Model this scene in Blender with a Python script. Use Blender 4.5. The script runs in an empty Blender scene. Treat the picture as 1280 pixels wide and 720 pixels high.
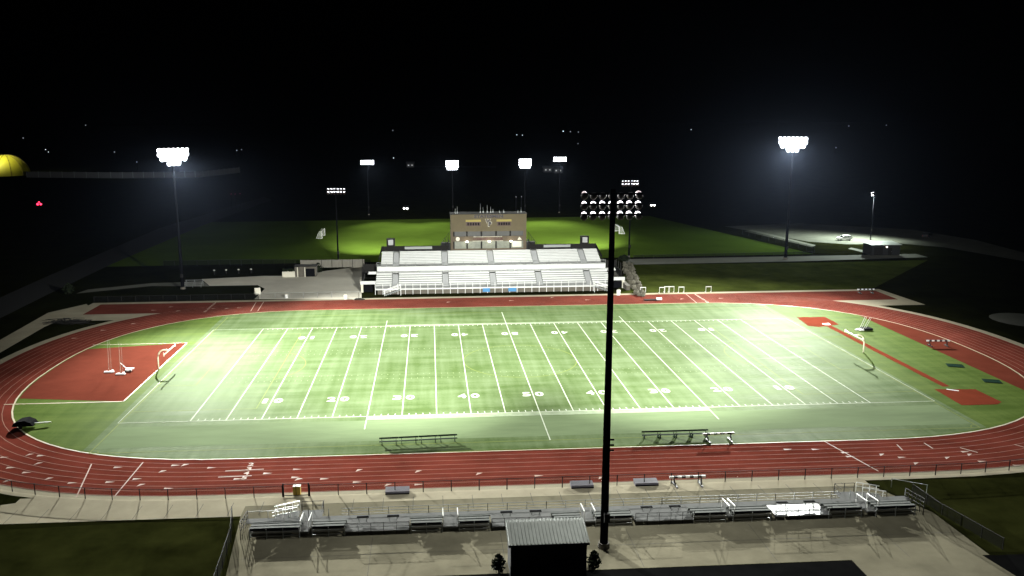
import bpy, math, random
from mathutils import Vector, Matrix
random.seed(7)
HAZE = 0.0000035
SC = bpy.context.scene
COL = SC.collection
PI = math.pi

# ------------------------------------------------------------------ camera
CAM = Vector((-14.0612, -128.97086, 38.31447))
YAW, PITCH, ROLL, FOC, PPX = 0.06688, -0.20008, -0.0039, 1036.565, 607.897
_f = Vector((math.sin(YAW)*math.cos(PITCH), math.cos(YAW)*math.cos(PITCH), math.sin(PITCH)))
_r = Vector((math.cos(YAW), -math.sin(YAW), 0)); _u = _r.cross(_f)
RT = _r*math.cos(ROLL) + _u*math.sin(ROLL); UP = -_r*math.sin(ROLL) + _u*math.cos(ROLL)

def survey(u, v, z=0.0):
    """ground position (at height z) of a surveyed point of the photograph"""
    d = _f*FOC + RT*(u-PPX) + UP*(360-v)
    return CAM + d*((z-CAM.z)/d.z)

cd = bpy.data.cameras.new('camera'); cam = bpy.data.objects.new('camera', cd); COL.objects.link(cam)
m = Matrix((RT, UP, -_f)).transposed().to_4x4(); m.translation = CAM
cam.matrix_world = m
cd.sensor_width = 36; cd.lens = FOC/1280*36; cd.shift_x = (640-PPX)/1280
cd.clip_start = 0.5; cd.clip_end = 12000
SC.camera = cam

# ------------------------------------------------------------------ materials
def mat(name, col, rough=0.7, metal=0.0, spec=0.5, noise=None, emit=None, alpha=None, bump=None, stretch=None):
    """noise = (scale, amount): multiplies the colour by 1 +- amount"""
    M = bpy.data.materials.new(name); M.use_nodes = True
    nt = M.node_tree; N = nt.nodes; L = nt.links
    p = N['Principled BSDF']
    p.inputs['Base Color'].default_value = (*col, 1)
    p.inputs['Roughness'].default_value = rough
    p.inputs['Metallic'].default_value = metal
    p.inputs['Specular IOR Level'].default_value = spec
    if noise or bump:
        tc = N.new('ShaderNodeTexCoord'); mp = N.new('ShaderNodeMapping')
        L.new(tc.outputs['Object'], mp.inputs['Vector'])
        if stretch: mp.inputs['Scale'].default_value = stretch
    if noise:
        nz = N.new('ShaderNodeTexNoise'); nz.inputs['Scale'].default_value = noise[0]; nz.inputs['Detail'].default_value = 6
        nz.inputs['Roughness'].default_value = 0.65
        L.new(mp.outputs['Vector'], nz.inputs['Vector'])
        mr = N.new('ShaderNodeMapRange'); mr.inputs['From Min'].default_value = 0.25; mr.inputs['From Max'].default_value = 0.75
        mr.inputs['To Min'].default_value = 1-noise[1]; mr.inputs['To Max'].default_value = 1+noise[1]
        L.new(nz.outputs['Fac'], mr.inputs['Value'])
        mx = N.new('ShaderNodeMix'); mx.data_type = 'RGBA'; mx.blend_type = 'MULTIPLY'; mx.inputs['Factor'].default_value = 1
        mx.inputs['A'].default_value = (*col, 1)
        L.new(mr.outputs['Result'], mx.inputs['B'])
        L.new(mx.outputs['Result'], p.inputs['Base Color'])
    if bump:
        nb = N.new('ShaderNodeTexNoise'); nb.inputs['Scale'].default_value = bump[0]; nb.inputs['Detail'].default_value = 3
        L.new(mp.outputs['Vector'], nb.inputs['Vector'])
        bp = N.new('ShaderNodeBump'); bp.inputs['Strength'].default_value = bump[1]; bp.inputs['Distance'].default_value = 0.1
        L.new(nb.outputs['Fac'], bp.inputs['Height']); L.new(bp.outputs['Normal'], p.inputs['Normal'])
    if emit:
        p.inputs['Emission Color'].default_value = (*emit[:3], 1); p.inputs['Emission Strength'].default_value = emit[3]
        M.cycles.emission_sampling = 'NONE'
    if alpha is not None: p.inputs['Alpha'].default_value = alpha
    return M

def turf_material(name, lo, hi):
    M = bpy.data.materials.new(name); M.use_nodes = True
    nt = M.node_tree; N = nt.nodes; L = nt.links; p = N['Principled BSDF']
    tc = N.new('ShaderNodeTexCoord')
    def noise(scale, st, detail=5):
        mp = N.new('ShaderNodeMapping'); mp.inputs['Scale'].default_value = st
        L.new(tc.outputs['Object'], mp.inputs['Vector'])
        n = N.new('ShaderNodeTexNoise'); n.inputs['Scale'].default_value = scale; n.inputs['Detail'].default_value = detail
        L.new(mp.outputs['Vector'], n.inputs['Vector']); return n.outputs['Fac']
    def mathn(op, a, b):
        n = N.new('ShaderNodeMath'); n.operation = op
        for i, x in enumerate((a, b)):
            if isinstance(x, (int, float)): n.inputs[i].default_value = x
            else: L.new(x, n.inputs[i])
        return n.outputs[0]
    a = noise(0.35, (0.22, 1.6, 1), 6)      # brush streaks along the field
    b = noise(0.10, (1, 1, 1), 4)           # worn and clean areas
    c = noise(0.5, (1.5, 0.12, 1), 4)       # roller bands across the field
    d = noise(3.0, (1, 1, 1), 6)
    s = mathn('ADD', mathn('MULTIPLY', a, .40), mathn('MULTIPLY', b, .22))
    s = mathn('ADD', s, mathn('MULTIPLY', c, .27)); s = mathn('ADD', s, mathn('MULTIPLY', d, .11))
    cr = N.new('ShaderNodeValToRGB'); cr.color_ramp.elements[0].position = .41; cr.color_ramp.elements[1].position = .60
    cr.color_ramp.elements[0].color = (*lo, 1); cr.color_ramp.elements[1].color = (*hi, 1)
    L.new(s, cr.inputs['Fac'])
    L.new(cr.outputs['Color'], p.inputs['Base Color'])
    p.inputs['Roughness'].default_value = TURF_ROUGH
    p.inputs['Specular IOR Level'].default_value = TURF_SPEC
    rr = N.new('ShaderNodeMapRange'); rr.inputs['From Min'].default_value = .3; rr.inputs['From Max'].default_value = .7
    rr.inputs['To Min'].default_value = TURF_ROUGH-.07; rr.inputs['To Max'].default_value = TURF_ROUGH+.07
    L.new(a, rr.inputs['Value']); L.new(rr.outputs['Result'], p.inputs['Roughness'])
    nb = noise(9.0, (1, 1, 1), 3)
    bp = N.new('ShaderNodeBump'); bp.inputs['Strength'].default_value = .25; bp.inputs['Distance'].default_value = .05
    L.new(nb, bp.inputs['Height']); L.new(bp.outputs['Normal'], p.inputs['Normal'])
    return M

TURF_ROUGH, TURF_SPEC = 0.66, 0.0045
MT = {}
MT['turf'] = turf_material('synthetic_turf', (.073, .112, .035), (.142, .188, .092))
MT['turf_dim_end'] = turf_material('dim_lit_end_turf', (.060, .100, .014), (.104, .150, .030))  # deeper green paints in the dimmer light at the ends
MT['team_area'] = mat('pale_team_area_turf', (.152, .200, .104), .85, spec=.004, noise=(.22, .22), stretch=(.3, 1.5, 1))  # paler green sheet along the near sideline
MT['line_white'] = mat('turf_white_paint', (.54, .58, .46), .8, spec=.03, noise=(1.2, .18))
MT['band_white'] = mat('turf_worn_white_paint', (.26, .31, .20), .8, spec=.02, noise=(.8, .25))
MT['line_yellow'] = mat('turf_yellow_paint', (.175, .215, .055), .8, spec=.02, noise=(1.5, .15))
MT['line_faint'] = mat('turf_faded_paint', (.19, .24, .12), .8, spec=.02, noise=(1.0, .2))
MT['lane_line'] = mat('lane_paint', (.30, .155, .115), .9, spec=.05, noise=(.7, .2))
MT['curb_line'] = mat('inner_curb_paint', (.55, .45, .30), .7, spec=.2, noise=(.7, .2))
MT['track_mark'] = mat('track_white_paint', (.48, .34, .27), .8, spec=.2)
MT['track'] = mat('red_track_rubber', (.140, .031, .021), 1, spec=0.0, noise=(.16, .34), bump=(20, .15))
MT['pad'] = mat('red_apron_rubber', (.138, .034, .021), 1, spec=0.0, noise=(.3, .15), bump=(20, .15))
MT['runway'] = mat('red_runway_rubber', (.175, .038, .020), 1, spec=0.0, noise=(.3, .15))
MT['concrete'] = mat('tan_concrete', (.37, .33, .24), 1, spec=.0, noise=(.25, .16))
MT['patio'] = mat('weathered_concrete', (.185, .168, .118), 1, spec=.0, noise=(.2, .3))
MT['pale_concrete'] = mat('pale_concrete', (.58, .54, .45), .9, spec=.06, noise=(.2, .12))
MT['path'] = mat('grey_path', (.15, .15, .125), .9, spec=.05, noise=(.3, .15))
MT['asphalt'] = mat('asphalt', (.06, .06, .06), .9, spec=.2, noise=(.3, .2))
MT['gravel'] = mat('pale_gravel', (.085, .085, .068), .95, spec=.1, noise=(.25, .25))
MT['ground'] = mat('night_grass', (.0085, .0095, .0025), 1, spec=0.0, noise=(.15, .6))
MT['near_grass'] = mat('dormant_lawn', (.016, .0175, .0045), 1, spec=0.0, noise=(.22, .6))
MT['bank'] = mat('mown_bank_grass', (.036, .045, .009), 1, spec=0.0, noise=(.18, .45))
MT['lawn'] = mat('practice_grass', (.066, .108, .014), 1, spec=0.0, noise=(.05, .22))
MT['aluminium'] = mat('bleacher_aluminium', (.30, .30, .29), .6, metal=.2, noise=(.6, .08))
MT['seat'] = mat('white_seat_planks', (.58, .58, .56), .65, metal=.1, noise=(.5, .06))
MT['aisle'] = mat('aisle_grating', (.33, .33, .33), .6, metal=.3)
MT['grey_seat'] = mat('grey_seat_planks', (.115, .12, .112), .85, metal=0, spec=.08, noise=(1.5, .15))
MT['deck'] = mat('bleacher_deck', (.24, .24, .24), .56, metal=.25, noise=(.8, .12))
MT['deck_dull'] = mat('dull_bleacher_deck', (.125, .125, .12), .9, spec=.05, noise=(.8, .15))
MT['galv'] = mat('galvanised_steel', (.26, .27, .26), .6, metal=.3)
MT['dark_steel'] = mat('dark_steel', (.016, .015, .014), .8, spec=.1)
MT['pole'] = mat('lamp_pole_steel', (.007, .007, .008), 1, spec=0.0)
MT['black'] = mat('matt_black', (.006, .006, .007), 1, spec=.02)
MT['pole_black'] = mat('pole_dark_finish', (.004, .0035, .003), 1, spec=0.0)
MT['bowl'] = mat('lamp_bowl', (.05, .03, .03), .6)
MT['lens'] = mat('lit_floodlight_glass', (.9, .9, .9), .4, emit=(.90, .94, 1.0, 34))
MT['lens_hot'] = mat('lit_floodlight_glass_bright', (.9, .9, .9), .4, emit=(.92, .95, 1.0, 14))
MT['visor'] = mat('visor_painted_glow', (.8, .75, .75), .4, emit=(1.0, .84, .84, 1.1))
MT['visor_far'] = mat('visor_painted_glow_far', (.8, .8, .8), .4, emit=(.92, .95, 1.0, 4.0))
MT['goal'] = mat('goalpost_paint', (.80, .72, .55), .45, spec=.4)
MT['white'] = mat('white_paint', (.78, .77, .74), .5)
MT['cream'] = mat('cream_paint', (.60, .56, .46), .6)
MT['bench'] = mat('dark_green_bench', (.012, .022, .015), .95, spec=.05)
MT['barrier_black'] = mat('barrier_black_paint', (.012, .011, .010), .6)
MT['mat_grey'] = mat('grey_vinyl', (.135, .125, .15), .6, noise=(2, .15))
MT['cover'] = mat('dark_green_cover', (.018, .038, .026), 1, spec=0.0, noise=(.8, .3))
MT['yellow'] = mat('yellow_plastic', (.45, .30, .04), .6)
MT['roof'] = mat('ribbed_metal_roof', (.23, .24, .22), .6, metal=.2, noise=(1.2, .12))
MT['shed'] = mat('dark_shed_wall', (.010, .010, .011), .8)
MT['tan_wall'] = mat('tan_panel', (.105, .083, .046), .85, noise=(.5, .12))
MT['tan_dark'] = mat('brown_panel', (.098, .074, .048), .85, noise=(.5, .12))
MT['window'] = mat('dark_window', (.022, .020, .015), .5, noise=(1.2, .4))
MT['glass'] = mat('dusty_glass', (.13, .135, .10), .35, noise=(1.4, .35))
MT['brown_board'] = mat('brown_score_panel', (.050, .022, .015), .6)
MT['lit_tint_strip'] = mat('lit_tint_strip', (.26, .20, .03), .6)
MT['letter'] = mat('dark_letters', (.020, .014, .022), .6)
MT['sign_letter'] = mat('maroon_letters', (.075, .018, .014), .6)
MT['lamp_small'] = mat('lit_wall_lamp', (1, .95, .8), .4, emit=(1, .95, .80, 9))
MT['masonry'] = mat('grey_brown_masonry', (.10, .088, .07), .95, noise=(.7, .25))
MT['rock'] = mat('pale_boulder', (.12, .11, .085), .95, spec=.05, noise=(.6, .4), bump=(1.2, .8))
MT['blue'] = mat('blue_banner', (.03, .16, .34), .6)
MT['mesh'] = mat('chain_link', (.10, .10, .09), .7, alpha=.20)
MT['mesh_dark'] = mat('chain_link_dark', (.006, .006, .006), .9, spec=.05, alpha=.5)
MT['net'] = mat('goal_net', (.55, .58, .50), .8, alpha=.35)
MT['board_fence'] = mat('grey_board_fence', (.20, .185, .15), .85, noise=(2.5, .25), stretch=(6, 1, .3))
MT['foliage'] = mat('dark_foliage', (.010, .014, .006), .9, spec=.1)
MT['bark'] = mat('bark', (.03, .022, .015), .9)
MT['car_white'] = mat('white_car_paint', (.75, .75, .72), .3)
MT['car_dark'] = mat('dark_car_paint', (.015, .015, .017), .3)
MT['car_glass'] = mat('car_glass', (.012, .013, .014), .1)
MT['tyre'] = mat('tyre_rubber', (.012, .012, .012), .8)
MT['rim'] = mat('wheel_rim', (.4, .4, .4), .4, metal=.6)
MT['headlight_on'] = mat('lit_headlight', (1, 1, 1), .3, emit=(1, .98, .92, 9))
MT['headlight_off'] = mat('headlight_glass', (.5, .5, .5), .2)
MT['tail_on'] = mat('lit_tail_light', (.6, .02, .03), .3, emit=(1, .02, .06, 9))
MT['tail_off'] = mat('tail_light', (.25, .01, .01), .3)
MT['dome'] = mat('yellow_fabric_dome', (.42, .39, .012), .7, noise=(.12, .15))
MT['dome_seam'] = mat('dome_seam', (.17, .14, .008), .8)
MT['dist_lamp'] = mat('distant_lamp', (1, 1, 1), .4, emit=(.85, .92, 1, 1.3))
MT['dist_lamp_dim'] = mat('distant_lamp_dim', (1, 1, 1), .4, emit=(.8, .85, .95, .35))
MT['red_lamp'] = mat('dim_red_lamp', (1, .1, .2), .4, emit=(1, .05, .25, .35))
MT['house'] = mat('pale_house_wall', (.12, .12, .125), .9)
MT['house_roof'] = mat('grey_house_roof', (.10, .10, .11), .8)
MT['house_window'] = mat('lit_house_window', (1, .95, .85), .4, emit=(.9, .93, 1, .25))
MT['far_road'] = mat('far_road_asphalt', (.035, .035, .035), .9, spec=.05)

# ------------------------------------------------------------------ mesh builder
class MB:
    def __init__(s): s.v = []; s.f = []; s.m = []; s.mats = []; s.cur = 0
    def use(s, key):
        if key not in s.mats: s.mats.append(key)
        s.cur = s.mats.index(key); return s
    def _add(s, vs, fs):
        n = len(s.v); s.v += [tuple(x) for x in vs]
        for f in fs: s.f.append(tuple(n+i for i in f)); s.m.append(s.cur)
        return s
    def box(s, c, d, rz=0.0, rx=0.0):
        c = Vector(c); R = Matrix.Rotation(rz, 3, 'Z') @ Matrix.Rotation(rx, 3, 'X')
        vs = [c + R @ Vector((x*d[0]/2, y*d[1]/2, z*d[2]/2)) for z in (-1, 1) for y in (-1, 1) for x in (-1, 1)]
        return s._add(vs, [(0,2,3,1),(4,5,7,6),(0,1,5,4),(2,6,7,3),(0,4,6,2),(1,3,7,5)])
    def tube(s, p, q, r0, r1=None, n=8, cap=True):
        p, q = Vector(p), Vector(q); r1 = r0 if r1 is None else r1
        d = (q-p).normalized(); a = d.orthogonal().normalized(); b = d.cross(a)
        vs = [c + (a*math.cos(2*PI*i/n) + b*math.sin(2*PI*i/n))*r for c, r in ((p, r0), (q, r1)) for i in range(n)]
        fs = [(i, (i+1) % n, n+(i+1) % n, n+i) for i in range(n)]
        if cap: fs += [tuple(range(n-1, -1, -1)), tuple(range(n, 2*n))]
        return s._add(vs, fs)
    def path(s, pts, r, n=8):
        pts = [Vector(p) for p in pts]; rings = []; vs = []
        a = None
        for i, p in enumerate(pts):
            d = (pts[min(i+1, len(pts)-1)] - pts[max(i-1, 0)]).normalized()
            if a is None: a = d.orthogonal().normalized()
            a = (a - d*a.dot(d)).normalized(); b = d.cross(a)
            vs += [p + (a*math.cos(2*PI*k/n) + b*math.sin(2*PI*k/n))*r for k in range(n)]
        fs = [(i*n+k, i*n+(k+1) % n, (i+1)*n+(k+1) % n, (i+1)*n+k) for i in range(len(pts)-1) for k in range(n)]
        fs += [tuple(range(n-1, -1, -1)), tuple((len(pts)-1)*n+k for k in range(n))]
        return s._add(vs, fs)
    def bar(s, p, q, w, h):
        p, q = Vector(p), Vector(q); d = (q-p).normalized()
        a = Vector((0, 0, 1)).cross(d)
        a = Vector((1, 0, 0)) if a.length < 1e-4 else a.normalized()
        b = d.cross(a)
        vs = [c + a*i*w/2 + b*j*h/2 for c in (p, q) for j in (-1, 1) for i in (-1, 1)]
        return s._add(vs, [(0,1,3,2),(4,6,7,5),(0,4,5,1),(2,3,7,6),(0,2,6,4),(1,5,7,3)])
    def sheet(s, pts, z): return s._add([(p[0], p[1], z) for p in pts], [tuple(range(len(pts)))])
    def rect(s, x0, y0, x1, y1, z): return s.sheet([(x0,y0),(x1,y0),(x1,y1),(x0,y1)], z)
    def line(s, a, b, w, z):
        a, b = Vector(a[:2]), Vector(b[:2]); d = (b-a).normalized(); n = Vector((-d.y, d.x))*w/2
        return s.sheet([a-n, b-n, b+n, a+n], z)
    def ribbon(s, A, B, z):
        n = len(A); vs = [(p[0], p[1], z) for p in A] + [(p[0], p[1], z) for p in B]
        return s._add(vs, [(i, i+1, n+i+1, n+i) for i in range(n-1)])
    def prism(s, prof, y0, y1):
        """profile in x-z, extruded along y"""
        n = len(prof); vs = [(x, y0, z) for x, z in prof] + [(x, y1, z) for x, z in prof]
        return s._add(vs, [tuple(range(n)), tuple(range(2*n-1, n-1, -1))] + [(i, n+i, n+(i+1) % n, (i+1) % n) for i in range(n)])
    def prism_x(s, prof, x0, x1):
        n = len(prof); vs = [(x0, y, z) for y, z in prof] + [(x1, y, z) for y, z in prof]
        return s._add(vs, [tuple(range(n-1, -1, -1)), tuple(range(n, 2*n))] + [(i, (i+1) % n, n+(i+1) % n, n+i) for i in range(n)])
    def ball(s, c, r, sc=(1, 1, 1), nu=10, nv=6, jit=0, half=False):
        c = Vector(c); vs = []; lo = 0 if half else -PI/2
        for j in range(nv+1):
            t = lo + (PI/2-lo)*j/nv
            for i in range(nu):
                q = 1+random.uniform(-jit, jit)
                vs.append(c + Vector((math.cos(t)*math.cos(2*PI*i/nu)*sc[0], math.cos(t)*math.sin(2*PI*i/nu)*sc[1], math.sin(t)*sc[2]))*r*q)
        fs = [(j*nu+i, j*nu+(i+1) % nu, (j+1)*nu+(i+1) % nu, (j+1)*nu+i) for j in range(nv) for i in range(nu)]
        return s._add(vs, fs)
    def disc(s, c, nrm, r, n=12, sy=1.0):
        c = Vector(c); d = Vector(nrm).normalized(); a = d.orthogonal().normalized(); b = d.cross(a)
        return s._add([c + (a*math.cos(2*PI*i/n) + b*math.sin(2*PI*i/n))*r for i in range(n)], [tuple(range(n))])
    def build(s, name, key=None, parent=None, loc=(0, 0, 0), smooth=False):
        me = bpy.data.meshes.new(name); me.from_pydata(s.v, [], s.f)
        for k in (s.mats or [key]): me.materials.append(MT[k])
        if s.mats: me.polygons.foreach_set('material_index', s.m)
        if smooth: me.polygons.foreach_set('use_smooth', [True]*len(s.f))
        me.update()
        o = bpy.data.objects.new(name, me); COL.objects.link(o); o.location = loc
        if parent: o.parent = parent
        return o

def tag(o, label=None, cat=None, group=None, kind=None):
    if label: o['label'] = label
    if cat: o['category'] = cat
    if group: o['group'] = group
    if kind: o['kind'] = kind
    return o
def thing(name, loc, label, cat, group=None, rz=0.0):
    o = bpy.data.objects.new(name, None); COL.objects.link(o); o.location = loc; o.rotation_euler = (0, 0, rz)
    o.empty_display_size = .3
    return tag(o, label, cat, group)
def copy_tree(o, parent=None):
    c = o.copy(); COL.objects.link(c)
    if parent: c.parent = parent
    for ch in list(o.children): copy_tree(ch, c)
    return c
def structure(o): o['kind'] = 'structure'; return o

DG = bpy.context.evaluated_depsgraph_get
def glyphs(body, bold=0.0):
    """flat outline of some writing as (verts, faces) with its bounding box"""
    cu = bpy.data.curves.new('writing', 'FONT'); cu.body = body; cu.size = 1; cu.offset = bold; cu.resolution_u = 3
    ob = bpy.data.objects.new('writing', cu); COL.objects.link(ob)
    bpy.context.view_layer.update()
    me = bpy.data.meshes.new_from_object(ob.evaluated_get(DG()))
    vs = [(v.co.x, v.co.y) for v in me.vertices]; fs = [tuple(p.vertices) for p in me.polygons]
    bpy.data.objects.remove(ob); bpy.data.curves.remove(cu); bpy.data.meshes.remove(me)
    xs = [v[0] for v in vs]; ys = [v[1] for v in vs]
    return vs, fs, (min(xs), min(ys), max(xs), max(ys))
_gl = {}
def put_text(mb, body, fn, w, h, bold=.03):
    """writes body scaled into w x h, centred; fn maps (x, y) to a point"""
    if body not in _gl: _gl[body] = glyphs(body, bold)
    vs, fs, (x0, y0, x1, y1) = _gl[body]
    mb._add([fn((v[0]-(x0+x1)/2)*w/(x1-x0), (v[1]-(y0+y1)/2)*h/(y1-y0)) for v in vs], fs)

# ------------------------------------------------------------------ world, moonlight
w = bpy.data.worlds.new("World"); SC.world = w; w.use_nodes = True
nt = w.node_tree; bg = nt.nodes['Background']
sky = nt.nodes.new('ShaderNodeTexSky'); sky.sky_type = 'NISHITA'; sky.sun_disc = False
sky.sun_elevation = math.radians(-4); sky.sun_rotation = math.radians(200)
nt.links.new(sky.outputs['Color'], bg.inputs['Color']); bg.inputs['Strength'].default_value = 0.012
sl = bpy.data.lights.new('moonlight', 'SUN'); sl.energy = 0.004; sl.angle = math.radians(.5); sl.color = (.8, .88, 1)
so = bpy.data.objects.new('moonlight', sl); COL.objects.link(so); so.rotation_euler = (math.radians(40), 0, math.radians(30))

# ------------------------------------------------------------------ ground and paving
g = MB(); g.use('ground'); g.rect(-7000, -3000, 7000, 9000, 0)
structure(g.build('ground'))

def loop(ax, by, n=2.4, cx=1.2, cy=1.15, hx=37.4, steps=40):
    """outline of the broken-back track curve: straights joined by flattened bends"""
    P = []
    for s in (1, -1):
        for i in range(steps+1):
            t = -PI/2 + PI*i/steps
            c, d = math.cos(t), math.sin(t)
            x = abs(c)**(2/n)*ax; y = math.copysign(abs(d)**(2/n)*by, d)
            P.append((cx + s*(hx+x), cy + s*y))
    return P
def lane(k):  # k metres out from the inner edge (9.4 m to the outer edge)
    return loop(38.0+k, 38.35+k)

a = MB(); a.use('concrete')
a.sheet(loop(38+11.0, 38.35+11.1), .010)
a.sheet([(-87.5, 34), (89.0, 34), (88.0, 50.6), (-86.8, 50.6)], .014)
a.sheet([(-57, -51.6), (-33.3, -51.7), (-33.3, -49.5), (32.2, -49.5), (32.2, -46), (-57, -46)], .018)
wk = [survey(*q) for q in ((-40, 637), (0, 640), (40, 640), (70, 632), (62, 626))]
a.sheet([(-56.9, -51.6), (-70, -50.0), (-85, -46.5), (-85, -45.5), (-70, -48.2), (-62, -48.4), (-56.9, -47.0)], .022)
a.use('asphalt')
for i in range(30):
    x = -56+i*3.05
    if x < 32: a.rect(x-.02, -51.6, x+.02, -48.6, .0225)
structure(a.build('concrete_apron'))
p = MB(); p.use('patio')
p.sheet([(-33.3, -51.7), (-32.0, -64.0), (22.6, -64.15), (22.6, -70), (27.0, -78), (37, -78), (34.6, -64.2), (35.3, -64.2), (35.1, -56), (32.2, -49.5), (-33.3, -49.5)], .010)
p.use('asphalt')
for x in (-20, -8, 4, 16, 28): p.rect(x-.015, -64, x+.015, -57, .0145)
p.rect(-31.9, -60.02, 34.9, -59.99, .0145)
structure(p.build('patio'))

# track
t = MB(); t.use('track')
t.sheet(lane(9.5), .024)
t.rect(-84.6, 39.4, 86.2, 48.85, .028)
t.use('lane_line')
def ring(mb, k, w, z):
    A, B = lane(k), lane(k+w); mb.ribbon(A+A[:1], B+B[:1], z)
for i in range(1, 8): ring(t, 9.5/8*i-.04, .08, .040)
for i in range(0, 9):
    y = 39.5 + 9.4/8*i
    for x0, x1 in ((-84.3, -37), (39, 85.9)): t.rect(x0, y-.035, x1, y+.035, .036)
ring(t, 9.38, .1, .040)
t.use('track_mark')
for a_, b_ in (((-53.1, -37.5), (-51.3, -46.2)), ((-47.4, -37.4), (-47.4, -46.2)), ((33, -37.3), (34.9, -46.2)), ((42.5, 48.6), (42.0, 39.6)), ((-51.9, 48.6), (-51.2, 39.6)), ((-50.3, 48.6), (-49.8, 39.6))):
    t.line(a_, b_, .13, .044)
def tri(x, y, s=.5):
    t.sheet([(x-s, y-.22), (x+s, y), (x-s, y+.22)] if random.random() < .5 else [(x-s*.6, y-.3), (x+s, y+.3), (x-s*.2, y+.34)], .046)
for q in ((148,584.5),(138,603),(175,607),(211,611),(202,590),(172,599),(220,571+11),(230,582),(265,585),(298,599),(335,592),(372,587),(370,597),(372,600),(406,599),(447,603),(448,588.5),(484,607),(522,590),(524,606),(598,593),(674,595),(751,598),(985,562),(1020,562),(1057,566),(1063,571),(1102,569),(1128,572),(1184,573),(1212,569),(1207,565),(1145,580),(1228,577),(1272,582),
          (34,591),(47,580),(52,570),(14,585),(60,599),(91,604),(6,572),(8,602),(36,569)):
    P = survey(*q); tri(P.x, P.y)
for q in ((193,388),(213,384),(222,389),(266,406-20),(283,390-4),(300,385),(166,405),(130,413),(94,423),(852,374),(902,373),(640,376),(735,375),(690,372),(560,378)):
    P = survey(*q); tri(P.x, P.y, .6)
def lane_digit(c, x, y, up=1):
    put_text(t, c, lambda a_, b_: (x+a_*up, y+b_*up, .048), .25 if c == '1' else .6, .85)
for i in range(8):
    yy = -37.2 - 9.5/8*(i+.5)
    lane_digit(str(i+1), 60 - i*1.3 if i > 5 else 57.5 - .4*i, yy+(.6 if i < 3 else .2) + (1.5 if i < 4 else .8), 1) if False else None
    if 0 < i < 5: lane_digit(str(i+1), -34.9, yy)
    lane_digit(str(8-i), 56.5 if False else 44.5, 39.5+9.4/8*(i+.5), -1)
    lane_digit(str(8-i), -60.5, 39.5+9.4/8*(i+.5), -1)
t.line((-37.4, -40.6), (-33.2, -40.4), .14, .044); t.line((-37.8, -42.2), (-34.2, -42.1), .14, .044)
for q0, q1 in (((1200,560),(1222,566)),((1268,556),(1290,562)),((1155,554),(1166,561)),((1121,556),(1128,563))):
    t.line(survey(*q0), survey(*q1), .14, .044)
structure(t.build('running_track'))

# ------------------------------------------------------------------ the turf with its painted lines
Y = .9144; S = 24.384
f = MB(); f.use('turf_dim_end'); f.sheet(lane(0), .050)
f.use('turf'); f.sheet([q for q in loop(37.6, 37.95) if abs(q[0]) < 57.1], .053)
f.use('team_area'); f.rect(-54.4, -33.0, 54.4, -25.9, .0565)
f.use('curb_line'); ring(f, -.06, .20, .058)
f.use('pad')
Z1, Z2, Z3 = .062, .066, .070
# left high jump apron, its edge follows the track
AP = [q for q in lane(0) if q[0] < -57.2 and abs(q[1]+.2) < 15.6]
AP = sorted(AP, key=lambda q: q[1])
padpoly = [(-57.2, -15.7)] + [(-57.2, 15.3)] + [(q[0]+.25, q[1]) for q in reversed(AP)]
f.sheet(padpoly, Z1)
f.use('curb_line'); f.line((-57.2, -15.8), (-57.2, 15.3), .22, Z2); f.line((-73.3, -15.7), (-57.1, -15.7), .22, Z2); f.line((-73.3, 15.3), (-57.1, 15.3), .18, Z2)
# right hand apron between the chord and the bend
f.use('pad'); CH = sorted([q for q in lane(0) if q[0] > 70.3], key=lambda q: q[1])
f.sheet([(q[0]-.12, q[1]) for q in CH], Z1)
# long jump runway and its two end pads
f.use('runway')
f.sheet([(59.8, -18.4), (60.9, -18.4), (60.9, 20.6), (59.8, 20.6)], Z1)
f.sheet([survey(*q) for q in ((1168, 487), (1219, 487), (1252, 503), (1246, 506), (1202, 507))], Z2)
f.sheet([survey(*q) for q in ((996, 397), (1031, 396.5), (1049, 406), (1024, 409), (1010, 407.5))], Z2)
f.use('white'); P = survey(1195, 488.5); f.line((59.6, P.y+.6), (60.9, P.y-.2), .35, Z3); P = survey(1033, 405.5); f.rect(P.x-.6, P.y-.5, P.x+.6, P.y+.5, Z3)
# soccer lines (yellow and faded)
f.use('line_yellow')
SX, SY = 54.6, 34.4
for s in (-1, 1):
    f.line((s*SX, -SY), (s*SX, SY), .15, Z1); f.line((-SX, s*SY), (SX, s*SY), .14, Z1+.001)
    for dx, hy in ((16.5, 20.15), (5.5, 9.16)):
        x = s*(SX-dx)
        f.line((x, -hy), (x, hy), .13, Z1); f.line((x, -hy), (s*SX, -hy), .13, Z1+.001); f.line((x, hy), (s*SX, hy), .13, Z1+.001)
def circ(cx, cy, r, w, z, a0=0, a1=2*PI, n=64):
    A = [(cx+(r-w/2)*math.cos(a0+(a1-a0)*i/n), cy+(r-w/2)*math.sin(a0+(a1-a0)*i/n)) for i in range(n+1)]
    B = [(cx+(r+w/2)*math.cos(a0+(a1-a0)*i/n), cy+(r+w/2)*math.sin(a0+(a1-a0)*i/n)) for i in range(n+1)]
    f.ribbon(A, B, z)
circ(0, 0, 9.15, .14, Z1)
circ(-SX+11, 0, 9.15, .13, Z1, -.93, .93, 24); circ(SX-11, 0, 9.15, .13, Z1, PI-.93, PI+.93, 24)
for sx in (-1, 1):
    for sy in (-1, 1): circ(sx*SX, sy*SY, 1.0, .12, Z1+.002, *( (0, PI/2) if (sx, sy) == (-1, -1) else (PI/2, PI) if (sx, sy) == (1, -1) else (-PI/2, 0) if (sx, sy) == (-1, 1) else (PI, 1.5*PI)), 10)
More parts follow.
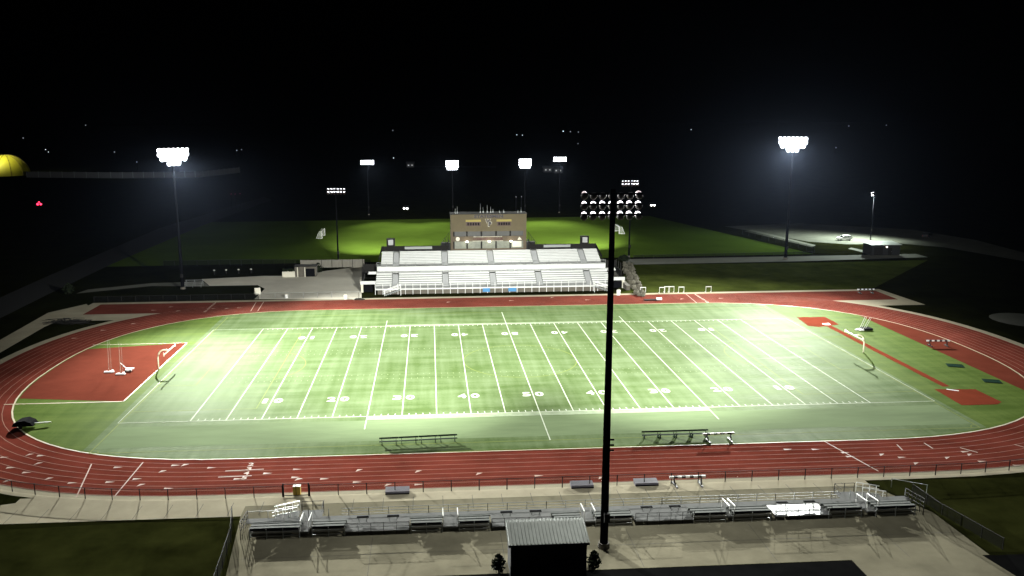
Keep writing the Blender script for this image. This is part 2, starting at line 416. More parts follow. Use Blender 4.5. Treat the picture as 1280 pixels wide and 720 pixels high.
# football lines
f.use('band_white')
f.rect(-25*Y, -S-1.4, 25*Y, -S-.12, Z2); f.rect(-25*Y, S+.12, 25*Y, S+1.0, Z2)
f.use('line_white')
for s in (-1, 1):
    f.rect(-50*Y, s*S-.07, 50*Y, s*S+.07, Z3); f.rect(-60*Y, s*S-.05, -50*Y, s*S+.05, Z3); f.rect(50*Y, s*S-.05, 60*Y, s*S+.05, Z3)
    f.line((s*60*Y, -S), (s*60*Y, S), .08, Z3+.001)
for k in range(-50, 51, 5):
    e = 4.6 if abs(k) == 25 else 0
    lo, hi = (-S-e, S+e) if e else (-S, S)
    if k == 0: lo, hi = -SY, SY
    f.rect(k*Y-.065, lo, k*Y+.065, hi, Z3+.002)
for k in range(-49, 50):
    if k % 5 == 0: continue
    for y, h in ((-S+.45, .62), (S-.45, .62)): f.rect(k*Y-.06, y-h/2, k*Y+.06, y+h/2, Z3)
f.use('line_faint')
for k in range(-49, 50):
    for y in (-8.2, -6.1, 6.1, 8.2): f.rect(k*Y-.06, y-.24, k*Y+.06, y+.24, Z2)
f.use('line_white')
for k in range(-40, 41, 10):
    n = str(50-abs(k))
    for s, yc in ((1, -17.1), (-1, 17.1)):
        for c, dx in ((n[0], -.92), (n[1], .92)):
            x0 = k*Y + s*dx
            put_text(f, c, lambda a_, b_: (x0+a_*s, yc+b_*s, Z3+.004), .62 if c == '1' else 1.22, 1.83, .035)
structure(f.build('turf_field'))

MT['dark_ground'] = mat('near_black_ground', (.006, .006, .006), 1, spec=0.0, noise=(.4, .3))
y_ = MB(); y_.use('dark_ground'); y_.sheet([(-60, -64.0), (-60, -90), (60, -90), (60, -64.3), (40, -64.3)], .006); structure(y_.build('dark_ground_sheet'))  # one near black sheet beyond the patio edge
# other ground areas --------------------------------------------------------
def area(name, key, pix, z):
    b = MB(); b.use(key); b.sheet([survey(*q) for q in pix], z); return structure(b.build(name))
lw = MB(); lw.use('lawn'); lw.sheet([(-110, 97), (96, 100.5), (92, 120), (74, 200), (-110, 196)], .010); structure(lw.build('practice_lawn'))
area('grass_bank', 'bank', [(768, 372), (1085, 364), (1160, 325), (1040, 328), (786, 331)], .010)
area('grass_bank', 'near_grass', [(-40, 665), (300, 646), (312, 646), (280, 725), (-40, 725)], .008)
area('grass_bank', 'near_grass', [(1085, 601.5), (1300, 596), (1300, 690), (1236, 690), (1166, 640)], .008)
area('entry_plaza', 'pale_concrete', [(318, 374), (331, 361), (322, 356.5), (262, 357.5), (252, 349), (330, 345), (372, 345), (405, 339), (452, 333), (452, 374)], .020)
area('entry_path', 'path', [(95, 367), (190, 357.5), (262, 358), (254, 352), (190, 354), (110, 362)], .018)
area('foot_path', 'path', [(783, 331), (1000, 326.6), (1160, 321.5), (1145, 317.5), (983, 320.5), (780, 324)], .016)
area('outer_path', 'concrete', [(-20, 455), (0, 441), (55, 409), (112, 383.5), (108, 380), (60, 391), (0, 425), (-20, 435)], .012)
area('outer_road', 'far_road', [(-60, 398), (0, 372), (60, 345), (200, 285), (330, 246), (340, 250), (250, 283), (140, 330), (60, 368), (0, 398), (-60, 430)], .012)
area('gravel_lot', 'gravel', [(905, 283), (1000, 279), (1140, 287), (1220, 300), (1300, 321), (1300, 330), (1180, 309), (1120, 304), (1062, 305.5), (1010, 302)], .012)
area('lot_path', 'path', [(930, 289), (1015, 309), (1020, 306.5), (940, 287)], .016)
area('lot_path', 'path', [(1060, 311), (1085, 317), (1090, 315), (1064, 309.5)], .014)
area('far_road', 'far_road', [(515, 209.5), (620, 209.5), (620, 207.5), (515, 207)], .010)
b = MB(); b.use('path'); P = survey(1281, 400); b.disc((P.x, P.y, .012), (0, 0, 1), 6, 20); structure(b.build('throwing_circle'))

# ------------------------------------------------------------------ floodlights
def spot(parent, loc, target, power, deg, blend=.8, col=(.97, 1.0, .95), size=.6):
    L = bpy.data.lights.new('flood_or_added_beam', 'SPOT'); L.energy = power; L.spot_size = math.radians(deg); L.spot_blend = blend
    L.shadow_soft_size = size; L.color = col
    o = bpy.data.objects.new('flood_or_added_beam', L); COL.objects.link(o)
    base = parent.location
    d = Vector(target) - (base + Vector(loc))
    o.rotation_euler = d.to_track_quat('-Z', 'Y').to_euler(); o.location = loc; o.parent = parent
    return o
def glow(parent, loc, power, size=.6, col=(.93, .97, 1.0)):
    L = bpy.data.lights.new('floodlight_spill', 'POINT'); L.energy = power; L.shadow_soft_size = size; L.color = col
    o = bpy.data.objects.new('floodlight_spill', L); COL.objects.link(o); o.location = loc; o.parent = parent

def flood_pole(name, base, h, face, rows, label, spacing=.8, r=.36, lens='lens', visor='visor', rowgap=.85, r0=.42, r1=.16, group='floodlight poles', polekey='pole', dark_top=False, cap=1.0):
    """rows: fixtures in each row, top row first; face: direction the lamps look (unit x, y)"""
    T = thing(name, base, label, 'floodlight', group)
    MB().tube((0, 0, .3), (0, 0, h), r0, r1, 12).build('pole', polekey, T, smooth=True)
    MB().tube((0, 0, 0), (0, 0, .5), r0*1.5, r0*1.35, 12).build('footing', 'masonry', T)
    cab = MB(); cab.box((.1, -r0-.15, 3.2), (.5, .35, .8)); cab.build('control_box', 'dark_steel', T)
    fx = Vector((face[0], face[1], 0)).normalized(); sx = Vector((-fx.y, fx.x, 0))
    first = None
    for j, n in enumerate(rows):
        z = h - .4 - j*rowgap
        MB().bar(sx*(-(n-1)*spacing/2-.25)+Vector((0, 0, z)), sx*((n-1)*spacing/2+.25)+Vector((0, 0, z)), .12, .14).build('crossarm', polekey, T)
        for i in range(n):
            k = i-(n-1)/2
            c = sx*(k*spacing) + Vector((0, 0, z-.12)) + fx*.22
            yaw = k*.10
            d = (fx*math.cos(yaw) + sx*math.sin(yaw))*math.cos(.36) + Vector((0, 0, -math.sin(.36)))
            upv = (Vector((0, 0, 1)) - d*d.z).normalized()
            bw = MB(); rt = d.cross(upv); nu, nv = 12, 4; vs = []
            for q in range(nv+1):
                tt = PI/2*q/nv
                for e in range(nu):
                    vs.append(c + d*(.30-.62*math.sin(tt)*r/.36) + (rt*math.cos(2*PI*e/nu)+upv*math.sin(2*PI*e/nu))*r*(math.cos(tt)*.94+.06))
            bw._add(vs, [(q*nu+e, q*nu+(e+1) % nu, (q+1)*nu+(e+1) % nu, (q+1)*nu+e) for q in range(nv) for e in range(nu)])
            ob = bw.build('floodlight', 'bowl', T, smooth=True)
            le = MB(); le.disc(c + d*.34, d, r*(.80 if visor else .98), 14); le.build('lens', lens, ob)
            if visor and not (dark_top and j == 0 and 0 < i < n-1):
                # added glowing visor paints the lit crescent over the upper rim, tilted outwards on the outer lamps
                vi = MB(); A = []; Bv = []
                tilt = -k*.16
                for q in range(9):
                    an = PI/2 + tilt + (q-4)/4*cap
                    bulge = math.sin(PI*q/8)
                    ra, rb = r*1.0, r*(1.0+.58*bulge+.03)
                    A.append(c + d*.28 + (rt*math.cos(an)+upv*math.sin(an))*ra)
                    Bv.append(c + d*.34 + (rt*math.cos(an)+upv*math.sin(an))*rb)
                vi._add(A+Bv, [(q, q+1, 9+q+1, 9+q) for q in range(8)])
                vi.build('visor', visor, ob)
    return T

FLB = survey(228, 360); FRB = survey(983, 325)
KW = 0.5e6
near = flood_pole('floodlight_pole', (1.2, -60.3, 0), 32.6, (0, 1), [7, 7, 7], 'near black floodlight pole standing on the patio beside the shed, seen from behind', spacing=.76, r=.31, rowgap=.87, r0=.37, r1=.22, polekey='pole_black', dark_top=True)
near.rotation_euler = (0, 0, 0)
for z in (9.4, 9.9, 10.4): MB().box((.5, 0, z), (.35, .12, .12)).build('step_peg', 'pole_black', near)
FL = flood_pole('floodlight_pole', (-71.9, 64.6, 0), 32.5, (.62, -.78), [7, 7, 6, 3], 'tall lit floodlight pole at the left end beyond the track, beside the dark lawn', spacing=1.0, r=.54, lens='lens_hot', visor=None, rowgap=.98)
FR = flood_pole('floodlight_pole', (84.2, 92.6, 0), 33.6, (-.62, -.78), [7, 7, 6, 3], 'tall lit floodlight pole at the right beside the straight grey foot path', spacing=1.06, r=.57, lens='lens_hot', visor=None, rowgap=1.0)
B1 = flood_pole('floodlight_pole', (-39.3, 95.6, 0), 20.6, (.1, 1), [6, 6], 'floodlight pole seen from behind left of the grandstand, at the practice lawn edge', spacing=.85, r=.34, visor='visor_far', rowgap=.8, r0=.24, r1=.12)
B2 = flood_pole('floodlight_pole', (41.7, 99.6, 0), 21.7, (-.1, 1), [6, 6], 'floodlight pole seen from behind right of the near black pole, at the practice lawn edge', spacing=.85, r=.34, visor='visor_far', rowgap=.8, r0=.24, r1=.12)
B3 = flood_pole('floodlight_pole', (-39.5, 215, 0), 22.6, (.1, -1), [6, 6], 'lit floodlight pole beyond the practice lawn, leftmost of the four far ones', spacing=.86, r=.46, lens='lens_hot', visor=None, rowgap=.9, r0=.25, r1=.14)
B4 = flood_pole('floodlight_pole', (-4.9, 214, 0), 22.3, (0, -1), [6, 6, 6, 5], 'lit square headed floodlight pole rising behind the left end of the press box', spacing=.82, r=.47, lens='lens_hot', visor=None, rowgap=.98, r0=.28, r1=.16)
B5 = flood_pole('floodlight_pole', (25.1, 214, 0), 22.7, (0, -1), [6, 6, 6, 5], 'lit square headed floodlight pole rising behind the right end of the press box', spacing=.82, r=.47, lens='lens_hot', visor=None, rowgap=.98, r0=.28, r1=.16)
B6 = flood_pole('floodlight_pole', (39.7, 215, 0), 23.3, (-.1, -1), [6, 6], 'lit floodlight pole beyond the practice lawn, rightmost of the four far ones', spacing=.86, r=.46, lens='lens_hot', visor=None, rowgap=.9, r0=.25, r1=.14)
LOT = survey(1088, 300)
LP = flood_pole('floodlight_pole', (LOT.x, LOT.y, 0), 15.4, (-.6, .8), [3, 2], 'short floodlight pole over the gravel lot beside the dark garage', spacing=.75, r=.34, visor='visor_far', rowgap=.7, r0=.18, r1=.1)

for (P_, h, tg, e) in ((FL, 30, [((-25, 6, 0), .85, 60), ((4, -6, 0), 1.8, 48), ((-53, -8, 0), .28, 60), ((-46, -33, 0), 2.7, 46), ((-8, 33, 0), .75, 46), ((-17, -35, 0), 2.0, 44)], (.62, -.78)),
                       (FR, 31, [((25, 6, 0), .75, 58), ((-4, -6, 0), 1.8, 46), ((57, -4, 0), .35, 56), ((48, -33, 0), 2.9, 44), ((8, 33, 0), .85, 46), ((18, -35, 0), 2.1, 42)], (-.62, -.78))):
    for (tt, pw, dg) in tg: spot(P_, (e[0]*1.8, e[1]*1.8, h), tt, pw*KW, dg, 1.0)
    glow(P_, (e[0]*2.5, e[1]*2.5, h-3), .004*KW)
for s_ in (-1, 1): spot(near, (s_*1.2, 2.6, 30.6), (s_*38, 34, 0), 1.7*KW, 66, 1.0)
spot(near, (0, 2.6, 30.6), (0, 56, 3), .55*KW, 48, 1.0)
for s_ in (-1, 1): spot(near, (s_*1.2, 3.2, 29.5), (s_*16, -61, 0), .05*KW, 92, 1.0)
for P_, tt in ((B1, (-22, 146, 0)), (B2, (26, 146, 0))): spot(P_, (0, 1.0, 19.5), tt, .72*KW, 70, 1.0, (.97, 1, .9))
for P_, tt in ((B3, (-22, 145, 0)), (B6, (24, 145, 0)), (B4, (-18, 140, 0)), (B5, (24, 140, 0))): spot(P_, (0, -1.6, 20.5), tt, .46*KW, 54, 1.0, (.97, 1, .9))
spot(LP, (-.6, .8, 14.6), (118, 122, 0), .36*KW, 160, 1.0, (.85, 1, .9))

# ------------------------------------------------------------------ field furniture
def goalpost(x, s, label):
    T = thing('goalpost', (x, 0, 0), label, 'goalpost', 'goalposts'); h = 3.05
    pts = [(0, 0, 0), (0, 0, 1.6)] + [(s*(1.0-math.cos(a_)), 0, 1.6+1.45*math.sin(a_)) for a_ in [PI/2*i/6 for i in range(1, 7)]] + [(s*1.9, 0, h)]
    MB().path(pts, .11, 10).build('gooseneck', 'goal', T, smooth=True)
    MB().tube((s*1.9, -2.9, h), (s*1.9, 2.9, h), .10, n=10).build('crossbar', 'goal', T, smooth=True)
    MB().tube((0, 0, 0), (0, 0, .03), .35, n=12).build('base_plate', 'galv', T)
    for e in (-1, 1): MB().tube((s*1.9, e*2.9, h-.22), (s*1.9, e*2.9, h+.25), .09, n=8).build('upright_socket', 'goal', T)
    return T
goalpost(-57.3, 1, 'white gooseneck goalpost at the edge of the red apron')
goalpost(57.6, -1, 'cream gooseneck goalpost beside the thin red runway')

def bench_proto():
    T = thing('team_bench', (0, 0, 0), 'x', 'bench', 'team benches on the near sideline')
    s = MB(); s.box((0, 0, .46), (2.32, .30, .045)); s.build('seat', 'bench', T)
    k = MB(); k.box((0, .26, .78), (2.32, .04, .20)); k.build('backrest', 'bench', T)
    for x in (-.85, .85):
        l = MB(); l.box((x, 0, .22), (.06, .28, .44)); l.box((x, .2, .03), (.06, .7, .05)); l.bar((x, .2, .05), (x, .27, .85), .05, .05); l.build('leg', 'bench', T)
    return T
bp_ = bench_proto(); first = True
ORD = ['leftmost', 'second from left', 'third from left', 'rightmost']
for (q0, q1, nm, zz) in (((474, 557.5), (572, 552.5), 'left', .0), ((804, 549), (884, 546.5), 'right', .0)):
    A_, B_ = survey(*q0), survey(*q1)
    rz = math.atan2(B_.y-A_.y, B_.x-A_.x)
    for i in range(4):
        c = A_.lerp(B_, (i+.5)/4)
        o = bp_ if first else copy_tree(bp_); first = False
        o.location = (c.x, c.y, .07); o.rotation_euler = (0, 0, rz)
        o['label'] = f'dark green team bench, {ORD[i]} of four in the {nm} hand bench row'

def barrier_proto():
    T = thing('steeplechase_barrier', (0, 0, 0), 'x', 'barrier', 'striped steeplechase barriers')
    b = MB()
    for i in range(9):
        b.use('white' if i % 2 == 0 else 'barrier_black'); b.box((-1.74+i*.435, 0, .86), (.433, .16, .22))
    b.build('beam', None, T)
    for s in (-1, 1):
        l = MB(); l.path([(s*1.5, 0, .75), (s*1.45, -.15, .45), (s*1.40, -.4, .1)], .09, 6); l.bar((s*1.35, -.9, .06), (s*1.42, .6, .06), .22, .12); l.build('foot', 'barrier_black', T)
    return T
bar0 = barrier_proto()
for i, (q, rz, z, lb) in enumerate((((898, 551), .03, .07, 'black and white striped barrier standing at the end of the right bench row'), ((859, 605.5), 0, .02, 'black and white striped barrier standing on the walkway at the near fence'),
                              ((1172, 432.5), -.1, .07, 'black and white striped barrier on the red right bend of the track'), ((1082, 366.5), .0, .02, 'black and white striped barrier at the far right corner of the track'))):
    o = bar0 if i == 0 else copy_tree(bar0); P = survey(*q); o.location = (P.x, P.y, z); o.rotation_euler = (0, 0, rz); o['label'] = lb

def vault_standard(P, tilt, h, lb, z=.07):
    T = thing('vault_standard', (P.x, P.y, z), lb, 'vault standard', 'vault standards')
    b = MB(); b.box((0, 0, .09), (1.5, .35, .18)); b.box((.2, .45, .07), (.3, .9, .12)); b.build('base', 'white', T)
    MB().tube((0, 0, .15), (tilt, .0, h), .045, .03, 6).build('upright', 'net' if h > 4 else 'white', T)
    MB().tube((.35, 0, .15), (tilt+.3, 0, h*.97), .03, .02, 6).build('brace', 'net' if h > 4 else 'white', T)
    return T
vault_standard(survey(136.5, 466), .2, 5.2, 'thin tall standard with white base, left one on the red apron')
vault_standard(survey(151, 468.5), .15, 5.2, 'thin tall standard with white base, right one on the red apron')
T = thing('equipment_trolley', (*survey(161, 464.5)[:2], .07), 'small white wheeled trolley with slanting handle on the red apron', 'trolley')
b = MB(); b.box((0, 0, .25), (.9, .5, .3)); b.box((0, .5, .3), (1.3, .25, .2)); b.build('body', 'white', T)
MB().bar((-.4, .3, .3), (-1.6, 1.2, 1.0), .1, .1).build('handle', 'white', T)
for s in (-.35, .35): MB().tube((s, -.3, .12), (s, -.36, .12), .12, n=10).build('wheel', 'tyre', T)
vault_standard(survey(1074, 413), .9, 2.5, 'leaning white standard left of its pair on the grass behind the right goalpost')
vault_standard(survey(1078.5, 413.5), 1.1, 2.4, 'leaning white standard right of its pair on the grass behind the right goalpost')
P = survey(1083, 412.5)
T = thing('dark_block', (P.x, P.y, .07), 'low dark block beside the leaning white standards', 'mat')
b = MB(); b.box((0, 0, .2), (1.6, 1.5, .38)); b.build('slab', 'black', T)  # plain black block on the grass
P = survey(32, 534)
T = thing('equipment_cart', (P.x, P.y, .07), 'black covered equipment cart with white drawbar on the grass at far left', 'cart')
b = MB(); b.prism([(-1.3, .3), (1.3, .3), (1.0, .75), (.3, 1.05), (-.6, .95), (-1.1, .7)], -.8, .8); b.build('cover', 'black', T)
MB().bar((1.2, 0, .4), (3.0, .5, .35), .16, .16).build('drawbar', 'white', T)
for s in (-.85, .85): MB().tube((-.2, s-.06, .25), (-.2, s+.06, .25), .25, n=14).build('wheel', 'tyre', T)
for i, (q, lb) in enumerate((((1194, 457.5), 'dark green low cover lying on the right end grass, nearer the goalpost'), ((1240, 477), 'dark green low cover lying on the right end grass, nearer the frame edge'))):
    P = survey(*q); b = MB(); b.prism([(-1.2, 0), (1.2, 0), (1.15, .03), (-1.15, .03)], -.9, .9); b.prism([(-1.0, .03), (1.0, .03), (.95, .05), (-.95, .05)], -.7, .7)
    o = b.build('turf_cover', 'cover', None, (P.x, P.y, .07)); o.rotation_euler = (0, 0, -.35); tag(o, lb, 'cover', 'turf covers')
for i, (q, w_, lb) in enumerate((((497, 615), 2.5, 'grey mat leaning at the near fence, leftmost of three'), ((727, 607.5), 2.4, 'grey mat leaning at the near fence, just left of the black pole'), ((807, 604.5), 2.5, 'grey mat leaning at the near fence, just right of the black pole'))):
    P = survey(*q); T = thing('folded_mat', (P.x, P.y-.1, .02), lb, 'mat', 'grey mats at the near fence')
    b = MB(); b.prism_x([(-.55, 0), (.45, 0), (.55, .42), (-.45, .3)], -w_/2, w_/2); b.build('pad', 'mat_grey', T)
    b = MB(); b.box((0, -.5, .06), (w_, .1, .12)); b.build('edge_strip', 'black', T)

# ------------------------------------------------------------------ fences
def fence(name, pts, step, h, lb, key='dark_steel', mesh='mesh', post=.045, base=.02, rails=1, cat='fence'):
    pts = [Vector((p[0], p[1], 0)) for p in pts]
    T = thing(name, (pts[0].x, pts[0].y, base), lb, cat); o = pts[0]
    L = [0]
    for a_, b_ in zip(pts, pts[1:]): L.append(L[-1]+(b_-a_).length)
    def at(s):
        for i in range(len(pts)-1):
            if s <= L[i+1]+1e-6: return pts[i].lerp(pts[i+1], (s-L[i])/(L[i+1]-L[i]))
        return pts[-1]
    n = max(1, round(L[-1]/step))
    pm = None
    for i in range(n+1):
        c = at(L[-1]*i/n)-o
        if pm is None: pm = MB().tube((0, 0, 0), (0, 0, h), post, n=6).build('post', key, T, (c.x, c.y, 0))
        else:
            q = pm.copy(); COL.objects.link(q); q.location = (c.x, c.y, 0)
    r = MB()
    for k in range(rails):
        z = h-.03-k*(h-.08)
        for a_, b_ in zip(pts, pts[1:]): r.bar(a_-o+Vector((0, 0, z)), b_-o+Vector((0, 0, z)), .045, .045)
    r.build('rail', key, T)
    if mesh:
        ms = MB(); q = [p_-o for p_ in pts]
        ms._add([(p_.x, p_.y, .05) for p_ in q]+[(p_.x, p_.y, h-.04) for p_ in q], [(i, i+1, len(q)+i+1, len(q)+i) for i in range(len(q)-1)])
        ms.build('chain_mesh', mesh, T)
    return T
out = loop(38+10.4, 38.35+10.4)
near_pts = sorted([q for q in out if q[1] < -28], key=lambda q: q[0])
i0 = min(range(len(near_pts)), key=lambda i: abs(near_pts[i][0]+29.5)+100*(near_pts[i][0] < -36.3))
L_ = [q for q in near_pts if q[0] < -36.1] + [(-29.9, near_pts[len(near_pts)//2][1])]
R_ = [(-27.1, near_pts[len(near_pts)//2][1])] + [q for q in near_pts if q[0] > 38.5]
fence('track_fence', L_, 2.95, 1.25, 'low chain link fence along the near left side of the red track', post=.05)
fence('track_fence', R_, 2.95, 1.25, 'low chain link fence along the near side of the track right of the yellow box', post=.05)
T = thing('fence_gate', (-29.9, L_[-1][1], .02), 'small dark gate frame in the near fence around the yellow box', 'gate')
for x in (.1, 2.7): MB().tube((x, 0, 0), (x, 0, 1.45), .08, n=8).build('post', 'dark_steel', T)
b = MB(); b.bar((.1, 0, .12), (2.7, 0, .12), .06, .06); b.bar((1.4, 0, .1), (1.4, 0, 1.3), .05, .05); b.bar((.1, 0, 1.35), (2.7, 0, 1.35), .05, .05); b.build('gate_frame', 'dark_steel', T)
P = survey(371, 620)
T = thing('yellow_box', (P.x, P.y+.3, .02), 'yellow box standing in the gate of the near fence', 'box')
b = MB(); b.box((0, 0, .5), (.75, .5, .9)); b.build('body', 'yellow', T); b = MB(); b.box((0, 0, .98), (.8, .55, .06)); b.build('lid', 'cream', T)
fence('track_fence', [(-87, 51.6), (-52, 51.7)], 3.0, 1.2, 'low dark fence behind the far left straight of the track', post=.05, mesh='mesh_dark')
fence('track_fence', [(-51.5, 51.9), (-30, 51.8)], 3.0, 1.3, 'pale wire fence between the track and the plaza left of the grandstand', key='galv')
fence('boundary_fence', [(-86, 96.5), (-63, 96.5), (-42, 94.5), (-30.5, 93.0)], 3.0, 1.5, 'dark mesh fence along the left near edge of the practice lawn', mesh='mesh_dark')
fence('boundary_fence', [(42.5, 97.2), (66, 98), (95, 99)], 3.0, 1.0, 'low dark mesh fence on the right edge of the practice lawn', mesh='mesh_dark')
fence('lot_fence', [survey(928, 293)[:2], survey(975, 305)[:2], survey(1018, 316)[:2]], 4.0, 1.8, 'dark mesh fence slanting along the left of the gravel lot', mesh='mesh_dark')
bf = thing('board_fence', (-48.5, 90.0, 0), 'grey vertical board fence behind the pale plaza', 'fence')
b = MB()
for i in range(60): b.box((i*.28, i*.005+random.uniform(-.01, .01), 1.1), (.26, .05, 2.1+random.uniform(-.06, .06)))
b.build('boards', 'board_fence', bf)
for i in range(7): MB().box((i*2.7, .1, 1.15), (.12, .12, 2.3)).build('post', 'dark_steel', bf)
P = survey(1114, 609); Q_ = survey(1158, 617)
fence('handrail', [P[:2], Q_[:2]], 8.0, 1.0, 'single pale handrail on the dark grass right of the near bleacher', key='galv', mesh=None, cat='handrail', base=0.0)
P = survey(300, 690); Q_ = survey(312, 648)
fence('patio_fence', [(-33.9, -52.5), (-33.0, -57), (-32.4, -66)], 2.2, 1.5, 'dark fence along the left edge of the patio', mesh='mesh_dark')
fence('patio_fence', [(35.3, -52.0), (35.5, -56.2), (37.0, -63.5)], 2.2, 1.2, 'dark fence along the right edge of the patio', mesh='mesh_dark')

# ------------------------------------------------------------------ near visitor bleacher
VB = thing('visitor_bleacher', (0, -54.6, .014), 'long low grey aluminium bleacher on the patio seen from behind', 'bleacher')
def bx(u, v=652): return survey(u, v, 1.0).x
XL, XR = bx(305), bx(1155, 632)
F0, F1, BK = 1.45, .45, -1.9         # front edge, back of the walkway, rear edge (local y)
dk = MB(); dk.box(((XL+XR)/2, (F0+F1)/2, .41), (XR-XL, F0-F1, .08)); dk.build('front_walkway', 'deck_dull', VB)
fl_ = MB()
x = XL
rl = MB()
for z in (.62, .92, 1.22): rl.bar((XL+9, F0-.05, z), (XR-7, F0-.05, z), .035, .035)
rl.bar((XL, F0-.05, 1.22), (XL+5, F0-.05, 1.22), .035, .035)
rl.build('front_rail', 'galv', VB)
n = 34
for i in range(n+1):
    x = XL+(XR-XL)*i/n
    MB().box((x, F0-.05, .62), (.05, .05, 1.22)).build('rail_post', 'galv' if i % 3 else 'dark_steel', VB)
SEC = [(313, 376), (390, 432), (513, 553), (573, 612), (692, 727), (744, 791), (867, 909), (917, 966), (1038, 1081), (1098, 1149)]
def vrow(u): return 655 - (u-310)/840*22
for (u0, u1) in SEC:
    x0, x1 = survey(u0, vrow(u0), 1.2).x, survey(u1, vrow(u1), 1.2).x
    sec = bpy.data.objects.new('seat_section', None); COL.objects.link(sec); sec.parent = VB
    for k in range(3):
        y = F1-.30-k*.70; z = .45+.10*k
        MB().box(((x0+x1)/2, y, z), (x1-x0, .52, .05)).build('tread', 'grey_seat', sec)
        MB().box(((x0+x1)/2, y-.33, z+.36), (x1-x0, .34, .05)).build('seat_plank', 'grey_seat', sec)
        MB().box(((x0+x1)/2, y-.30, z+.16), (x1-x0, .03, .28)).build('riser', 'grey_seat', sec)
    b = MB(); b.box(((x0+x1)/2, BK+.10, .93), (x1-x0, .05, .16)); b.build('rear_shadow_line', 'black', sec)  # black strip paints in the riser shadow along the rear edge
    b = MB()
    for z, hh in ((.62, .20), (.26, .12)): b.box(((x0+x1)/2, BK+.04, z), (x1-x0, .05, hh))
    b.build('rear_stringer', 'deck', sec)
    m_ = max(2, round((x1-x0)/1.8))
    for i in range(m_+1):
        xx = x0+.06+(x1-x0-.12)*i/m_
        b = MB(); b.bar((xx, BK+.0, 0), (xx, BK+.0, 1.0), .07, .07); b.bar((xx, .2, 0), (xx, .2, .42), .07, .07); b.bar((xx, BK+.02, .12), (xx, F1-.2, .42), .05, .05); b.build('frame', 'galv', sec)
# flat wheelchair bays with companion seats, open aisles between the sections
GAPS = [(433, 512), (614, 690), (792, 865), (967, 1037)]
COMP = [(453, 491), (634, 671), (812, 848), (985, 1020)]
for (u0, u1), cs in zip(GAPS, COMP):
    x0, x1 = survey(u0, vrow(u0), .8).x, survey(u1, vrow(u1), .8).x
    b = MB(); b.box(((x0+x1)/2, (F1+BK)/2, .41), (x1-x0, F1-BK, .08)); b.build('wheelchair_bay', 'deck' if u0 == 967 else 'deck_dull', VB)  # paler, shinier deck paints the glint on the rightmost bay
    b = MB()
    for z in (.85, 1.25): b.bar((x0, BK+.05, z), (x1, BK+.05, z), .035, .035)
    for i in range(6): b.bar((x0+(x1-x0)*i/5, BK+.05, 0), (x0+(x1-x0)*i/5, BK+.05, 1.25), .04, .04)
    b.build('bay_rail', 'dark_steel', VB)
    for u in cs:
        xx = survey(u, vrow(u)-4, 1.1).x
        cb = bpy.data.objects.new('companion_bench', None); COL.objects.link(cb); cb.parent = VB; cb.location = (xx, F1-.3, .45)
        MB().box((0, 0, .42), (1.15, .3, .06)).build('seat', 'black', cb)
        for s in (-.4, .4): MB().bar((s*1.2, 0, .4), (s*.8, -.1, 0), .05, .05).build('leg', 'galv', cb)
AIS = [(377, 389), (553, 573), (728, 743), (909, 917), (1082, 1097)]
for u0, u1 in AIS:
    x0, x1 = survey(u0, vrow(u0), .8).x, survey(u1, vrow(u1), .8).x
    st = MB()
    for k in range(3): st.box(((x0+x1)/2, F1-.37-k*.74, .41+.03*k), (max(.8, x1-x0-.1), .72, .06+.06*k))
    st.build('aisle_steps', 'deck_dull', VB)
    for xx in (x0+.06, x1-.06):
        b = MB(); b.bar((xx, F1, 1.35), (xx, BK+.3, 1.55), .06, .06); b.bar((xx, F1, .45), (xx, F1, 1.35), .05, .05); b.bar((xx, BK+.3, .5), (xx, BK+.3, 1.55), .05, .05); b.build('aisle_handrail', 'white', VB)
for (u0, v0, u1, v1, ul0, ul1, s) in ((350, 648, 380, 632, 380, 404, 1), (1092, 634, 1062, 610, 1034, 1061, -1)):
    A_ = survey(u0, v0-4, .4); x_land = survey(u1, v1, .45).x
    xs = x_land - s*2.4
    stp = bpy.data.objects.new('stairs', None); COL.objects.link(stp); stp.parent = VB
    b = MB()
    for k in range(5): b.box((xs+s*(k*.5), F0+.75, .06+.085*k), (.5, 1.3, .06))
    b.build('steps', 'deck_dull', stp)
    for yy in (F0+.1, F0+1.4):
        b = MB(); b.bar((xs-s*.3, yy, .95), (xs+s*2.2, yy, 1.45), .07, .07); b.bar((xs-s*.3, yy, .6), (xs+s*2.2, yy, 1.05), .045, .045)
        for k in range(4): b.bar((xs+s*k*.73, yy, 0), (xs+s*k*.73, yy, 1.0+.13*k), .045, .045)
        b.build('handrail', 'white', stp)
    xa, xb = sorted((x_land, x_land+s*2.1))
    b = MB(); b.box(((xa+xb)/2, F0+.7, .41), (xb-xa, 1.4, .08)); b.build('landing', 'deck_dull', stp)
    b = MB()
    for z in (.9, 1.4): b.bar((xa, F0+1.38, z), (xb, F0+1.38, z), .04, .04); b.bar((xa if s < 0 else xb, F0, z), (xa if s < 0 else xb, F0+1.38, z), .04, .04)
    for xx in (xa, (xa+xb)/2, xb): b.bar((xx, F0+1.38, 0), (xx, F0+1.38, 1.4), .05, .05)
    b.build('landing_rail', 'dark_steel', stp)
b = MB()
for z in (.8, 1.2, 1.6): b.bar((XL, F0, z-.3), (XL, BK, z+.1), .05, .05)
for i in range(6): b.bar((XL, F0-i*.66, 0), (XL, F0-i*.66, 1.35+.07*i), .05, .05)
b.build('end_rail', 'dark_steel', VB)
b = MB()
for z in (.8, 1.2, 1.6): b.bar((XR, F0, z-.3), (XR, BK, z+.1), .05, .05)
for i in range(6): b.bar((XR, F0-i*.66, 0), (XR, F0-i*.66, 1.35+.07*i), .05, .05)
b.build('end_rail', 'dark_steel', VB)

